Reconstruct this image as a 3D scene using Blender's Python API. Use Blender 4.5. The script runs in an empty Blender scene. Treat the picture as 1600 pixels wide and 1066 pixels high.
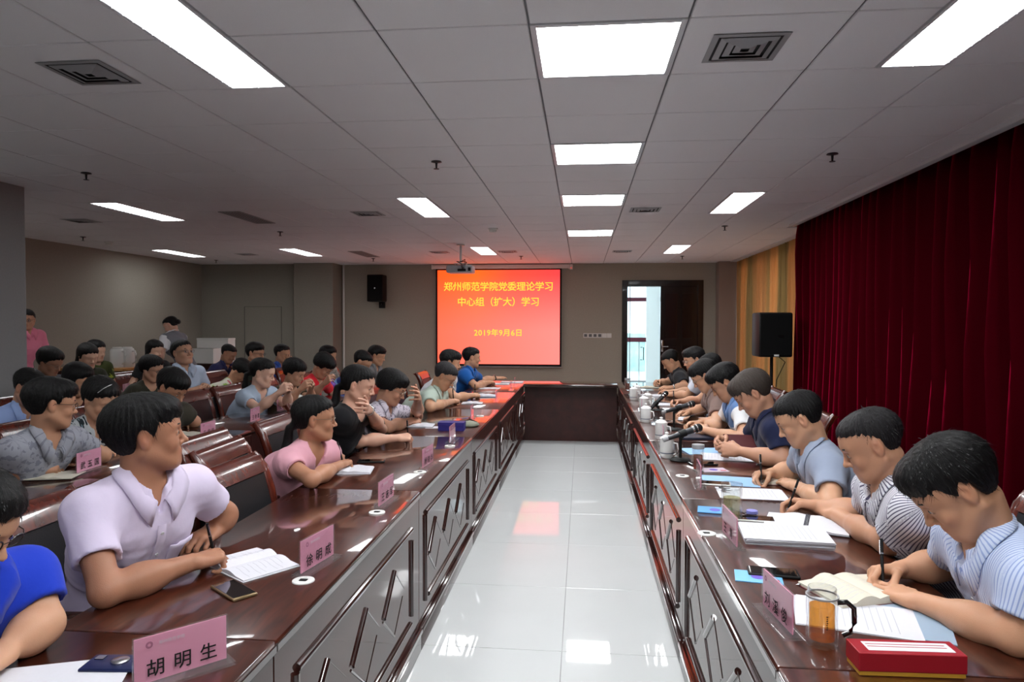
import bpy, bmesh, math, random
import numpy as np
from mathutils import Vector, Matrix
random.seed(7); np.random.seed(7)
SC = bpy.context.scene; COL = SC.collection
# ---------------------------------------------------------------- camera
EYE = 1.55; FPX = 1098.5; YAW, PIT, ROL = .0999, .0262, .0018
_cy, _sy, _cp, _sp, _cr, _sr = math.cos(YAW), math.sin(YAW), math.cos(PIT), math.sin(PIT), math.cos(ROL), math.sin(ROL)
_R = Vector((_cy, _sy, 0)); _F0 = Vector((-_sy, _cy, 0)); _Z = Vector((0, 0, 1))
_F = _F0*_cp - _Z*_sp; _U = _F0*_sp + _Z*_cp
CR = _R*_cr + _U*_sr; CU = _U*_cr - _R*_sr
cam = bpy.data.cameras.new('camera'); camo = bpy.data.objects.new('camera', cam); COL.objects.link(camo)
cam.sensor_width = 36; cam.lens = FPX*36/1600; cam.clip_start = .05; cam.clip_end = 200
M = Matrix((CR, CU, -_F)).transposed().to_4x4(); M.translation = (0, 0, EYE)
camo.matrix_world = M; SC.camera = camo
def _ray(x, y): return _F + CR*((x-800)/FPX) + CU*(-(y-533)/FPX)
def on_z(x, y, z):            # world point where the sight line of a measured image point meets height z
    d = _ray(x, y); return d*((z-EYE)/d.z) + Vector((0, 0, EYE))
def on_x(x, y, X):
    d = _ray(x, y); return d*(X/d.x) + Vector((0, 0, EYE))
def on_y(x, y, Y):
    d = _ray(x, y); return d*(Y/d.y) + Vector((0, 0, EYE))
# ---------------------------------------------------------------- world and exposure
SC.view_settings.view_transform = 'Standard'; SC.view_settings.look = 'None'
SC.view_settings.gamma = 1; SC.view_settings.use_curve_mapping = False
SC.view_settings.exposure = 0.85
W = bpy.data.worlds.new('daylight'); SC.world = W; W.use_nodes = True
bg = W.node_tree.nodes['Background']; bg.inputs[0].default_value = (.80, .92, 1, 1); bg.inputs[1].default_value = 3.0
SC.cycles.use_denoising = True
SC.cycles.max_bounces = 8; SC.cycles.diffuse_bounces = 4; SC.cycles.glossy_bounces = 4; SC.cycles.transmission_bounces = 6
SC.cycles.transparent_max_bounces = 8; SC.cycles.sample_clamp_indirect = 6; SC.cycles.caustics_refractive = False; SC.cycles.caustics_reflective = True; SC.cycles.blur_glossy = 1.0
LAMP_E = 20.0; SCREEN_E = .60
# ---------------------------------------------------------------- materials
def S(r, g, b):
    f = lambda c: (c/255/12.92) if c/255 <= .04045 else ((c/255+.055)/1.055)**2.4
    return (f(r), f(g), f(b), 1)
MATS = {}
def mat(name, col=(.5, .5, .5, 1), rough=.5, metal=0, coat=0, emit=None, es=1, trans=0, ior=1.45, alpha=1, sheen=0, bump=0, bscale=100, var=0, vscale=8, stretch=(1, 1, 1), sss=0, spec=.5, coat_ior=1.5):
    if name in MATS: return MATS[name]
    m = bpy.data.materials.new(name); m.use_nodes = True; nt = m.node_tree; N = nt.nodes; L = nt.links; p = N['Principled BSDF']
    p.inputs['Base Color'].default_value = col; p.inputs['Roughness'].default_value = rough; p.inputs['Metallic'].default_value = metal
    p.inputs['Coat Weight'].default_value = coat; p.inputs['Coat Roughness'].default_value = .04; p.inputs['Coat IOR'].default_value = coat_ior
    p.inputs['IOR'].default_value = ior; p.inputs['Transmission Weight'].default_value = trans; p.inputs['Alpha'].default_value = alpha
    p.inputs['Sheen Weight'].default_value = sheen; p.inputs['Specular IOR Level'].default_value = spec
    if sss: p.inputs['Subsurface Weight'].default_value = sss; p.inputs['Subsurface Radius'].default_value = (.012, .005, .003); p.inputs['Subsurface Scale'].default_value = 1
    if emit: p.inputs['Emission Color'].default_value = emit; p.inputs['Emission Strength'].default_value = es
    if var or bump:
        tc = N.new('ShaderNodeTexCoord'); mp = N.new('ShaderNodeMapping'); mp.inputs['Scale'].default_value = stretch; L.new(tc.outputs['Object'], mp.inputs[0])
        if var:
            n = N.new('ShaderNodeTexNoise'); n.inputs['Scale'].default_value = vscale; n.inputs['Detail'].default_value = 5; L.new(mp.outputs[0], n.inputs['Vector'])
            r = N.new('ShaderNodeValToRGB'); r.color_ramp.elements[0].position = .3; r.color_ramp.elements[1].position = .7
            r.color_ramp.elements[0].color = tuple(c*(1-var) for c in col[:3])+(1,); r.color_ramp.elements[1].color = tuple(min(1, c*(1+var)) for c in col[:3])+(1,)
            L.new(n.outputs['Fac'], r.inputs[0]); L.new(r.outputs[0], p.inputs['Base Color'])
        if bump:
            n2 = N.new('ShaderNodeTexNoise'); n2.inputs['Scale'].default_value = bscale; n2.inputs['Detail'].default_value = 3; L.new(mp.outputs[0], n2.inputs['Vector'])
            b = N.new('ShaderNodeBump'); b.inputs['Strength'].default_value = bump; b.inputs['Distance'].default_value = .002; L.new(n2.outputs['Fac'], b.inputs['Height']); L.new(b.outputs[0], p.inputs['Normal'])
    MATS[name] = m; return m
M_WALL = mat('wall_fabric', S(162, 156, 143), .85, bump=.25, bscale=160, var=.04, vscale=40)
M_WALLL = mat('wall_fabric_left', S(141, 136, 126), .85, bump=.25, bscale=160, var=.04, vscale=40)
M_COLG = mat('column_paint', S(140, 141, 142), .8, bump=.2, bscale=200, var=.03, vscale=60)
M_TILE = mat('ceiling_tile', S(226, 224, 226), .8, bump=.2, bscale=300, var=.02, vscale=200)
M_GRID = mat('ceiling_grid', S(105, 105, 108), .5)
M_FLOOR = mat('floor_tile', S(208, 211, 211), .03, spec=.5, var=.015, vscale=3, bump=.02, bscale=6)
M_GROUT = mat('floor_grout', S(150, 150, 150), .8)
def woodmat(name, dark, light, rough, coat, sc=(1.2, 9, 9), coat_ior=1.5, ior=1.45):
    m = mat(name, dark, rough, coat=coat, coat_ior=coat_ior, ior=ior); nt = m.node_tree; N = nt.nodes; L = nt.links; p = N['Principled BSDF']
    tc = N.new('ShaderNodeTexCoord'); mp = N.new('ShaderNodeMapping'); mp.inputs['Scale'].default_value = sc; L.new(tc.outputs['Object'], mp.inputs[0])
    n = N.new('ShaderNodeTexNoise'); n.inputs['Scale'].default_value = 3; n.inputs['Detail'].default_value = 8; n.inputs['Distortion'].default_value = .6; L.new(mp.outputs[0], n.inputs['Vector'])
    r = N.new('ShaderNodeValToRGB'); r.color_ramp.elements[0].position = .35; r.color_ramp.elements[1].position = .68; r.color_ramp.elements[0].color = dark; r.color_ramp.elements[1].color = light
    L.new(n.outputs['Fac'], r.inputs[0]); L.new(r.outputs[0], p.inputs['Base Color']); return m
M_WOOD = woodmat('table_veneer', S(50, 20, 12), S(80, 35, 21), .28, 1, (14, 2, 14), 1.5)
M_PANEL = woodmat('lacquered_panel', S(52, 26, 22), S(70, 36, 30), .06, 0, (10, 3, 3), 1.5, 1.5)
M_BACKP = woodmat('matte_panel', S(50, 20, 18), S(66, 28, 25), .4, .1, (3, 10, 3))
M_EDGE = woodmat('dark_moulding', S(30, 14, 12), S(52, 24, 20), .12, 1, (3, 9, 9))
M_CHAIRW = woodmat('chair_wood', S(62, 22, 14), S(100, 38, 24), .24, .45, (8, 8, 2))
M_LEATHER = mat('black_leather', S(28, 28, 31), .38, bump=.3, bscale=250, spec=.6)
M_BLACK = mat('black_plastic', S(12, 12, 13), .55, spec=.35)
M_GLOSSB = mat('black_gloss', S(12, 12, 14), .05, coat=1)
M_METAL = mat('steel', S(190, 190, 192), .25, 1)
M_DMETAL = mat('dark_metal', S(60, 60, 64), .4, 1)
M_WHITEP = mat('white_plastic', S(225, 225, 222), .4)
M_GREYP = mat('grey_plastic', S(150, 150, 152), .45)
M_PAPER = mat('paper', S(212, 212, 219), .8, var=.01, vscale=90)
M_CREAM = mat('cream_paper', S(206, 200, 184), .8, var=.01, vscale=90)
M_PRINT = mat('print_ink', S(185, 185, 192), .9)
M_INK = mat('black_ink', S(20, 16, 18), .8)
M_PINK = mat('pink_card', S(226, 150, 178), .6)
M_PINK2 = mat('pink_card_pale', S(232, 190, 205), .6)
def clear(name, tint, rough=.02, gl=.9, ior=1.4, dens=0, body=None):
    """thin clear sheet or liquid: tinted see-through plus Fresnel gloss"""
    if name in MATS: return MATS[name]
    m = bpy.data.materials.new(name); m.use_nodes = True; nt = m.node_tree; N = nt.nodes; L = nt.links; N.remove(N['Principled BSDF'])
    t = N.new('ShaderNodeBsdfTransparent'); t.inputs[0].default_value = tint; g = N.new('ShaderNodeBsdfGlossy'); g.inputs['Roughness'].default_value = rough; g.inputs[0].default_value = (1, 1, 1, 1)
    f = N.new('ShaderNodeFresnel'); gm_ = N.new('ShaderNodeNewGeometry'); mr_ = N.new('ShaderNodeMapRange'); mr_.inputs['To Min'].default_value = ior; mr_.inputs['To Max'].default_value = 1/ior; L.new(gm_.outputs['Backfacing'], mr_.inputs[0]); L.new(mr_.outputs[0], f.inputs[0]); x = N.new('ShaderNodeMixShader'); L.new(f.outputs[0], x.inputs[0]); L.new(g.outputs[0], x.inputs[2]); src = t.outputs[0]
    if dens:
        d = N.new('ShaderNodeBsdfDiffuse'); d.inputs[0].default_value = body or tint; y = N.new('ShaderNodeMixShader'); y.inputs[0].default_value = dens; L.new(t.outputs[0], y.inputs[1]); L.new(d.outputs[0], y.inputs[2]); src = y.outputs[0]
    L.new(src, x.inputs[1]); L.new(x.outputs[0], N['Material Output'].inputs['Surface']); MATS[name] = m; return m
M_ACRYL = clear('clear_acrylic', (.98, .985, .985, 1), dens=.035, body=(.8, .82, .84, 1))
M_GLASS = clear('clear_glass', (.95, .965, .96, 1), ior=1.5, dens=.03, body=(.8, .82, .82, 1))
M_TEA = clear('amber_tea', S(255, 208, 120), dens=.14, body=S(235, 130, 20))
M_PORC = mat('porcelain', S(232, 232, 230), .12, coat=.6)
M_BROWND = mat('door_wood', S(26, 14, 13), .25, coat=.4)
M_LAMP = mat('lamp_diffuser', (1, 1, 1, 1), .6, emit=(.965, .985, 1, 1), es=LAMP_E)
M_LAMPB = mat('lamp_reflector', (1, 1, 1, 1), .6, emit=(.965, .985, 1, 1), es=LAMP_E*.30)
M_FRAMEW = mat('white_frame', S(205, 205, 208), .4)
M_VENT = mat('vent_metal', S(150, 150, 152), .5)
M_VENTD = mat('vent_dark', S(30, 30, 32), .8)
# ---------------------------------------------------------------- mesh helpers
def link(name, me, parent=None, loc=None, rz=0, m=None):
    o = bpy.data.objects.new(name, me); COL.objects.link(o)
    if parent: o.parent = parent
    if loc is not None: o.location = loc
    if rz: o.rotation_euler = (0, 0, rz)
    if m is not None: me.materials.append(m)
    return o
class MB:
    def __init__(s): s.bm = bmesh.new()
    def _x(s, vs, T):
        if T is not None: bmesh.ops.transform(s.bm, matrix=T, verts=vs)
    def box(s, x0, x1, y0, y1, z0, z1, bev=0, T=None, seg=2):
        r = bmesh.ops.create_cube(s.bm, size=1); vs = r['verts']
        for v in vs: v.co = Vector(((x0+x1)/2+v.co.x*(x1-x0), (y0+y1)/2+v.co.y*(y1-y0), (z0+z1)/2+v.co.z*(z1-z0)))
        if bev:
            es = list({e for v in vs for e in v.link_edges}); r = bmesh.ops.bevel(s.bm, geom=es, offset=bev, segments=seg, affect='EDGES', profile=.5)
            vs = list({v for f in r['faces'] for v in f.verts} | set(v for v in vs if v.is_valid))
        s._x(vs, T); return s
    def cyl(s, a, b, r0, r1=None, n=16, cap=True):
        a = Vector(a); b = Vector(b); d = b-a; L = d.length
        r = bmesh.ops.create_cone(s.bm, cap_ends=cap, segments=n, radius1=r0, radius2=r0 if r1 is None else r1, depth=L)
        q = d.to_track_quat('Z', 'Y'); T = Matrix.Translation((a+b)/2) @ q.to_matrix().to_4x4(); s._x(r['verts'], T); return s
    def tube(s, pts, r, n=8, cap=True):
        pts = [Vector(p) for p in pts]; rings = []
        for i, p in enumerate(pts):
            d = (pts[min(i+1, len(pts)-1)]-pts[max(i-1, 0)]).normalized(); ref = Vector((0, 0, 1)) if abs(d.z) < .9 else Vector((1, 0, 0))
            u = d.cross(ref).normalized(); v = d.cross(u); rr = r[i] if isinstance(r, (list, tuple)) else r
            rings.append([s.bm.verts.new(p+u*math.cos(2*math.pi*k/n)*rr+v*math.sin(2*math.pi*k/n)*rr) for k in range(n)])
        for A, B in zip(rings, rings[1:]):
            for k in range(n): s.bm.faces.new((A[k], A[(k+1) % n], B[(k+1) % n], B[k]))
        if cap: s.bm.faces.new(rings[0][::-1]); s.bm.faces.new(rings[-1])
        return s
    def lathe(s, prof, n=24, c=(0, 0, 0), T=None):
        rings = []; vs = []
        for r, z in prof:
            if r < 1e-5: ring = [s.bm.verts.new((c[0], c[1], c[2]+z))]
            else: ring = [s.bm.verts.new((c[0]+r*math.cos(2*math.pi*k/n), c[1]+r*math.sin(2*math.pi*k/n), c[2]+z)) for k in range(n)]
            rings.append(ring); vs += ring
        for A, B in zip(rings, rings[1:]):
            for k in range(n):
                if len(A) == 1 and len(B) == 1: continue
                if len(A) == 1: s.bm.faces.new((A[0], B[(k+1) % n], B[k]))
                elif len(B) == 1: s.bm.faces.new((A[k], A[(k+1) % n], B[0]))
                else: s.bm.faces.new((A[k], A[(k+1) % n], B[(k+1) % n], B[k]))
        s._x(vs, T); return s
    def poly(s, pts, h, axis=2):   # prism
        n = len(pts); off = Vector((0, 0, 0)); off[axis] = h
        A = [s.bm.verts.new(p) for p in pts]; B = [s.bm.verts.new(Vector(p)+off) for p in pts]
        s.bm.faces.new(A); s.bm.faces.new(B[::-1])
        for k in range(n): s.bm.faces.new((A[k], B[k], B[(k+1) % n], A[(k+1) % n]))
        return s
    def grid(s, P):                # P[i][j] points
        V = [[s.bm.verts.new(p) for p in row] for row in P]
        for i in range(len(V)-1):
            for j in range(len(V[0])-1): s.bm.faces.new((V[i][j], V[i+1][j], V[i+1][j+1], V[i][j+1]))
        return s
    def mesh(s, name, smooth=None):
        bmesh.ops.recalc_face_normals(s.bm, faces=s.bm.faces[:])
        me = bpy.data.meshes.new(name); s.bm.to_mesh(me); s.bm.free()
        if smooth is not None:
            me.polygons.foreach_set('use_smooth', [True]*len(me.polygons))
            if smooth < 180: me.set_sharp_from_angle(angle=math.radians(smooth))
        return me
    def build(s, name, m, parent=None, smooth=None, loc=None, rz=0): return link(name, s.mesh(name, smooth), parent, loc, rz, m)
def empty(name, label, cat, loc=(0, 0, 0), rz=0, group=None):
    o = bpy.data.objects.new(name, None); COL.objects.link(o); o.location = loc; o.rotation_euler = (0, 0, rz); o.empty_display_size = .1
    return tag(o, label, cat, group)
def tag(o, label, cat, group=None):
    o['label'] = label; o['category'] = cat
    if group: o['group'] = group
    return o
def struct(o): o['kind'] = 'structure'; return o
def dup(o, parent=None):
    c = o.copy(); COL.objects.link(c)
    if parent: c.parent = parent
    for ch in list(o.children): dup(ch, c)
    return c
TXT = {}
def text_mesh(body, size, bold=0., ext=0):
    k = (body, size, bold, ext)
    if k in TXT: return TXT[k]
    c = bpy.data.curves.new('text', 'FONT'); c.body = body; c.size = size; c.align_x = 'CENTER'; c.align_y = 'CENTER'; c.offset = bold; c.extrude = ext; c.resolution_u = 2
    o = bpy.data.objects.new('text', c); COL.objects.link(o); dg = bpy.context.evaluated_depsgraph_get(); me = bpy.data.meshes.new_from_object(o.evaluated_get(dg))
    bpy.data.objects.remove(o); TXT[k] = me; return me
def text(name, body, size, m, parent, T, bold=0., ext=0, key=0):
    me = text_mesh(body, size, bold, ext).copy(); me.materials.clear(); me.materials.append(m)
    o = bpy.data.objects.new(name, me); COL.objects.link(o); o.parent = parent; o.matrix_local = T; return o
def frame(right, up, loc):     # matrix with x=right, y=up, z=normal
    r = Vector(right).normalized(); u = Vector(up).normalized(); n = r.cross(u)
    T = Matrix((r, u, n)).transposed().to_4x4(); T.translation = loc; return T

# ================================================================ STRUCTURE
CZ = 2.686; BACK = 13.6
XL, XR, Y0 = -7.5, 2.86, -3.0
floor = struct(MB().box(XL, 3.3, Y0, BACK, -.03, -.004).build('floor', M_GROUT))
ft = MB().box(-.3985, .3985, -.3985, .3985, -.004, 0, .0012, seg=1).mesh('tile'); ft.materials.append(M_FLOOR)
cells = []
xx = [-.09+.8*k for k in range(-10, 5)]; yy = [.083+.8*k for k in range(-4, 18)]
for i in xx:
    for j in yy:
        if i > XL+.1-.4 and i < 3.2 and j < BACK-.1: cells.append((abs(i+.4)+abs(j+.4), i+.4, j+.4))
cells.sort(); rest = MB()
for n, (d, x, y) in enumerate(cells):
    if n < 290: link('tile', ft, floor, (x, y, 0))
    else: rest.box(x-.3985, x+.3985, y-.3985, y+.3985, -.004, 0)
o = rest.build('tile', M_FLOOR, floor); o['kind'] = 'stuff'

ceil = struct(MB().box(XL, 2.42, Y0, 8.4, CZ+.012, CZ+.1).box(XL, XR, 8.4, BACK, CZ+.012, CZ+.1).build('ceiling', M_GRID))
GX, GY = -.209, 2.7036-.6*6
panels = set(); halves = {}
# lamp cells: centre column (k=0), rows by y
def row(y): return round((y-GY)/.6)
for y in (-.8964-0., .9036, 2.7036, 4.5036, 6.3036, 8.7036): panels.add((0, row(y)))
linear = []
for cx, side in ((-1.409, -1), (1.291, 1), (-4.409, -1), (-6.509, -1), (-9.9, 0)):
    for y in (-2.0964, 2.1036, 6.3036, 10.5036):
        if side == 0: continue
        linear.append((cx-.3 if side < 0 else cx, y))
lin_cells = set()
for lx, ly in linear:
    k = math.floor((lx+.15-GX)/.6); r = row(ly)
    lin_cells.add((k, r, lx)); lin_cells.add((k, r+1, lx))
lc = {(k, r): lx for k, r, lx in lin_cells}
full = MB().box(-.2955, .2955, -.2955, .2955, 0, .012, .003, seg=1).mesh('tile'); full.materials.append(M_TILE)
half = MB().box(-.1455, .1455, -.2955, .2955, 0, .012, .003, seg=1).mesh('tile'); half.materials.append(M_TILE)
cand = []
for k in range(-13, 6):
    for r in range(0, 30):
        x0 = GX+.6*k; y0 = GY+.6*r; xm = 2.42 if y0 < 8.35 else XR
        x1 = min(x0+.6, xm); xs = max(x0, XL); y1 = min(y0+.6, BACK)
        if y0 < Y0 or y0 >= BACK-.02 or x1-xs < .03 or (k, r) in panels: continue
        if (k, r) in lc:
            lx = lc[(k, r)]; cx = x0+.15 if lx > x0+.15 else x0+.45
            cand.append((cx, y0+.3, half, .3)); continue
        if x1-xs > .59 and y1-y0 > .59: cand.append((x0+.3, y0+.3, full, .6))
        else: cand.append((xs, y0, None, (x1, y1)))
def vis(c):
    x, y = c[0], c[1]
    return (999 if y < 1.5 or x < -y*.95-.3 else 0) + math.hypot(x, y)
cand.sort(key=vis); rest = MB(); n = 0
for c in cand:
    if c[2] is not None and n < 292 and vis(c) < 900: link('tile', c[2], ceil, (c[0], c[1], CZ)); n += 1
    elif c[2] is None and n < 292 and vis(c) < 900:
        MB().box(c[0]+.004, c[3][0]-.004, c[1]+.004, c[3][1]-.004, 0, .012, .003, seg=1).build('tile', M_TILE, ceil, loc=(0, 0, CZ)); n += 1
    elif c[2] is None: rest.box(c[0]+.004, c[3][0]-.004, c[1]+.004, c[3][1]-.004, CZ, CZ+.012)
    else: w = .2955 if c[3] == .6 else .1455; rest.box(c[0]-w, c[0]+w, c[1]-.2955, c[1]+.2955, CZ, CZ+.012)
o = rest.build('tile', M_TILE, ceil); o['kind'] = 'stuff'

# walls
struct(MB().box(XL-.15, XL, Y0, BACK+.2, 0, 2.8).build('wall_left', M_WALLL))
b = MB(); b.box(-5.0, .75, BACK, BACK+.15, 0, 2.8).box(2.27, 3.3, BACK, BACK+.15, 0, 2.8).box(.75, 2.27, BACK, BACK+.15, 2.36, 2.8)
struct(b.build('wall_back', M_WALL))
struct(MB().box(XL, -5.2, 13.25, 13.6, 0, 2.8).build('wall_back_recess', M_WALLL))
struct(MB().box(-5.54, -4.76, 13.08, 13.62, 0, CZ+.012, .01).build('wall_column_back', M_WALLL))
struct(MB().box(2.5, 3.1, 13.3, 13.62, 0, CZ+.012, .01).build('wall_column_right', mat('wall_column_tone', S(150, 132, 122), .85, bump=.25, bscale=160)))
struct(MB().box(XL, 3.3, Y0-.15, Y0, 0, 2.8).build('wall_front', M_WALL))
struct(MB().box(-5.5, -4.7, 4.75, 5.54, 0, CZ+.012, .012).build('wall_column_left', M_COLG))
b = MB(); b.box(3.1, 3.25, Y0, 8.7, 0, 2.8).box(3.1, 3.25, 8.7, 13.6, 0, .4).box(3.1, 3.25, 8.7, 13.6, 2.6, 2.8).box(3.1, 3.25, 13.1, 13.6, .4, 2.6).box(2.42, 3.25, Y0, 13.6, 2.78, 2.85)
struct(b.build('wall_right', M_WALL))
b = MB()
for yv in (8.7, 10.15, 11.6, 13.05): b.box(3.15, 3.2, yv, yv+.05, .4, 2.6)
for zv in (.4, 1.5, 2.55): b.box(3.15, 3.2, 8.7, 13.1, zv, zv+.05)
struct(b.build('window_1', M_FRAMEW))
struct(MB().box(2.36, 2.42, Y0, 8.4, CZ-.03, CZ+.03, .004).build('trim_1', M_FRAMEW))
struct(MB().box(2.70, XR, 8.4, 13.3, CZ-.012, CZ+.01, .002).build('trim_2', M_FRAMEW))
struct(MB().box(-4.76, .75, BACK-.012, BACK, 0, .1, .003).build('baseboard_back', M_BROWND))
struct(MB().box(XL, XL+.012, Y0, 13.25, 0, .1, .003).build('baseboard_left', M_BROWND))
# outline of flush service door on recess wall
b = MB()
b.box(-6.62, -5.86, 13.24, 13.252, 1.85, 1.856).box(-6.62, -6.614, 13.24, 13.252, .02, 1.85).box(-5.866, -5.86, 13.24, 13.252, .02, 1.85)
struct(b.build('trim_3', mat('joint_line', S(84, 82, 76), .8)))
# double door in the back wall
door = struct(MB().box(1.475, 2.165, BACK+.01, BACK+.055, .005, 2.24, .003).build('door_1', M_BROWND))
b = MB()
for (x0, x1, z0, z1) in ((1.56, 1.78, 1.25, 2.12), (1.87, 2.08, 1.25, 2.12), (1.56, 1.78, .2, 1.1), (1.87, 2.08, .2, 1.1)):
    b.box(x0, x1, BACK-.002, BACK+.012, z0, z1, .008)
b.build('door_panel', mat('door_panel_wood', S(34, 18, 16), .2, coat=.5), door)
b = MB().box(1.49, 1.53, BACK-.005, BACK+.012, 1.0, 1.22, .004); b.tube([(1.51, BACK-.005, 1.10), (1.51, BACK-.05, 1.10), (1.62, BACK-.05, 1.10)], .009)
b.build('door_handle', M_METAL, door, 40)
b = MB()
b.box(.75, .85, BACK-.03, BACK+.16, 0, 2.36, .006).box(2.165, 2.268, BACK-.03, BACK+.16, 0, 2.36, .006).box(.85, 2.165, BACK-.03, BACK+.16, 2.24, 2.36, .006)
struct(b.build('trim_4', M_BROWND))
d2 = struct(MB().box(.79, .835, BACK+.16, BACK+.84, .005, 2.23, .003).build('door_2', M_BROWND))
# corridor and balcony beyond
M_CORR = mat('corridor_paint', S(236, 244, 245), .7)
struct(MB().box(-3.5, 3.4, BACK+.15, 19, -.03, -.002).build('floor_corridor', mat('corridor_floor', S(205, 208, 208), .2)))
b = MB().box(1.42, 3.4, 16.0, 16.15, 0, 2.9).box(3.3, 3.4, BACK+.15, 16, 0, 2.9)
struct(b.build('wall_corridor', M_CORR))
struct(MB().box(.2, 3.4, BACK+.15, 16.2, 2.9, 3.0).build('ceiling_corridor', M_CORR))
MAR = mat('maroon_frame', S(92, 44, 58), .4)
b = MB()
b.box(.3, 1.42, 16.0, 16.07, 2.03, 2.12).box(.3, 1.42, 16.0, 16.07, 1.12, 1.22)
struct(b.build('window_2', MAR))
b = MB().box(.98, 1.01, 16.0, 16.06, 0, 2.9).box(1.05, 1.07, 16.0, 16.06, 0, 2.9).box(1.26, 1.275, 16.02, 16.05, 0, 1.12).box(1.0, 1.42, 16.0, 16.05, -.0, .25)
struct(b.build('window_3', mat('grey_frame', S(150, 155, 160), .4)))
struct(MB().box(.98, 1.42, 16.03, 16.036, .25, 2.9).build('window_4', clear('hazy_pane', (.85, .93, .96, 1))))
struct(MB().tube([(1.3, 15.99, 1.0), (1.36, 15.93, 1.0), (1.36, 15.93, .72), (1.3, 15.99, .72)], .01).build('trim_5', M_BLACK))
tag(MB().box(-2.5, 3.5, 30, 31, -.5, 1.1).box(-8, 0.2, 33, 34, -.5, 1.4).build('far_hedge', mat('far_green', S(150, 165, 158), .9, var=.3, vscale=2)), 'pale green hedge seen hazily through the corridor window', 'hedge')
tag(MB().box(-30, 40, 19.5, 80, -.6, -.5).build('ground_outside', mat('pale_ground', S(190, 195, 190), .9)), 'pale ground outside below the corridor window', 'ground')['kind'] = 'structure'

# curtains
def curtain(name, x, y0, y1, z0, z1, amp, wl, m, label, seed, parts):
    rnd = random.Random(seed); n = int((y1-y0)/wl*14); nz = 14
    ph = [rnd.uniform(0, 6.28) for _ in range(6)]
    fold = []; a = 0
    for i in range(n+1): fold.append(a); a += 2*math.pi/14*(.75+.5*abs(math.sin(i*.071+ph[0]))+.25*math.sin(i*.023+ph[1]))
    P = []
    for i in range(n+1):
        y = y0+(y1-y0)*i/n; col = []
        for j in range(nz+1):
            t = j/nz; z = z0+(z1-z0)*t
            f = 1-2*(1-abs(math.sin((fold[i]+.35*math.sin(t*2.2+i*.01+ph[2]))/2)))**1.4
            A = amp*(1-.35*t+.12*math.sin(i*.05+ph[3]+t*2))*(.8+.3*math.sin(i*.017+ph[4]))
            if t > .93: A *= .8
            col.append((x+A*f+.012*math.sin(i*.6+t*5+ph[5])*(1-t*.5), y+.02*math.cos(fold[i])*amp/.07+.01*math.sin(t*4+i*.03), z))
        P.append(col)
    o = MB().grid(P).build(name, m, smooth=180); md = o.modifiers.new('s', 'SOLIDIFY'); md.thickness = .003
    return tag(o, label, 'curtain')
M_RED = mat('red_velvet', S(62, 0, 10), 1, sheen=1, bump=.2, bscale=500, spec=.02)
_p = M_RED.node_tree.nodes['Principled BSDF']; _p.inputs['Sheen Tint'].default_value = (.75, .01, .07, 1); _p.inputs['Sheen Roughness'].default_value = .32
curtain('curtain', 2.50, .2, 8.42, .03, CZ+.04, .14, .215, M_RED, 'long dark red velvet curtain in deep folds along the right wall', 3, 4)
m = mat('gold_curtain', S(216, 168, 96), .8, bump=.2, bscale=400); nt = m.node_tree; N = nt.nodes; L = nt.links; p = N['Principled BSDF']
tr = N.new('ShaderNodeBsdfTranslucent'); mx = N.new('ShaderNodeMixShader'); mx.inputs[0].default_value = .4
tc = N.new('ShaderNodeTexCoord'); mp = N.new('ShaderNodeMapping'); mp.inputs['Scale'].default_value = (0, 1.0, 0); n_ = N.new('ShaderNodeTexNoise'); n_.inputs['Scale'].default_value = 1.6; n_.inputs['Detail'].default_value = 1
r = N.new('ShaderNodeValToRGB'); r.color_ramp.elements[0].position = .42; r.color_ramp.elements[1].position = .55; r.color_ramp.elements[0].color = S(170, 148, 102); r.color_ramp.elements[1].color = S(212, 166, 112)
L.new(tc.outputs['Object'], mp.inputs[0]); L.new(mp.outputs[0], n_.inputs['Vector']); L.new(n_.outputs['Fac'], r.inputs[0]); L.new(r.outputs[0], p.inputs['Base Color']); L.new(r.outputs[0], tr.inputs[0])
L.new(p.outputs[0], mx.inputs[1]); L.new(tr.outputs[0], mx.inputs[2]); L.new(mx.outputs[0], N['Material Output'].inputs['Surface'])
curtain('curtain', 2.83, 8.45, 13.28, .03, CZ-.012, .045, .10, m, 'gold and olive curtain hanging beyond the red one behind the speaker', 5, 3)

# ---------------------------------------------------------------- ceiling fittings
def place(n, y):
    return ['nearest', 'second', 'third', 'fourth', 'fifth', 'sixth', 'seventh'][n]
def panel_lamp(x0, y0, label, group=None):
    t = empty('ceiling_light', label, 'ceiling light', (x0+.3, y0+.3, CZ), 0, 'ceiling light panels and strips')
    b = MB()
    for s in (-1, 1):
        b.box(s*.285-.012, s*.285+.012, -.297, .297, -.004, .02, .002); b.box(-.273, .273, s*.285-.012, s*.285+.012, -.004, .02, .002)
    b.build('frame', M_FRAMEW, t); MB().box(-.273, .273, -.273, .273, .002, .01).build('diffuser', M_LAMP, t); return t
ns = ['behind the camera, farthest back', 'just above and behind the camera', 'largest and nearest in the middle row', 'second from the front in the middle row', 'third from the front in the middle row', 'farthest and smallest in the middle row']
for k, y in enumerate((-.8964, .9036, 2.7036, 4.5036, 6.3036, 8.7036)): panel_lamp(GX, y, 'square white ceiling light panel, '+ns[k])
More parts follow.
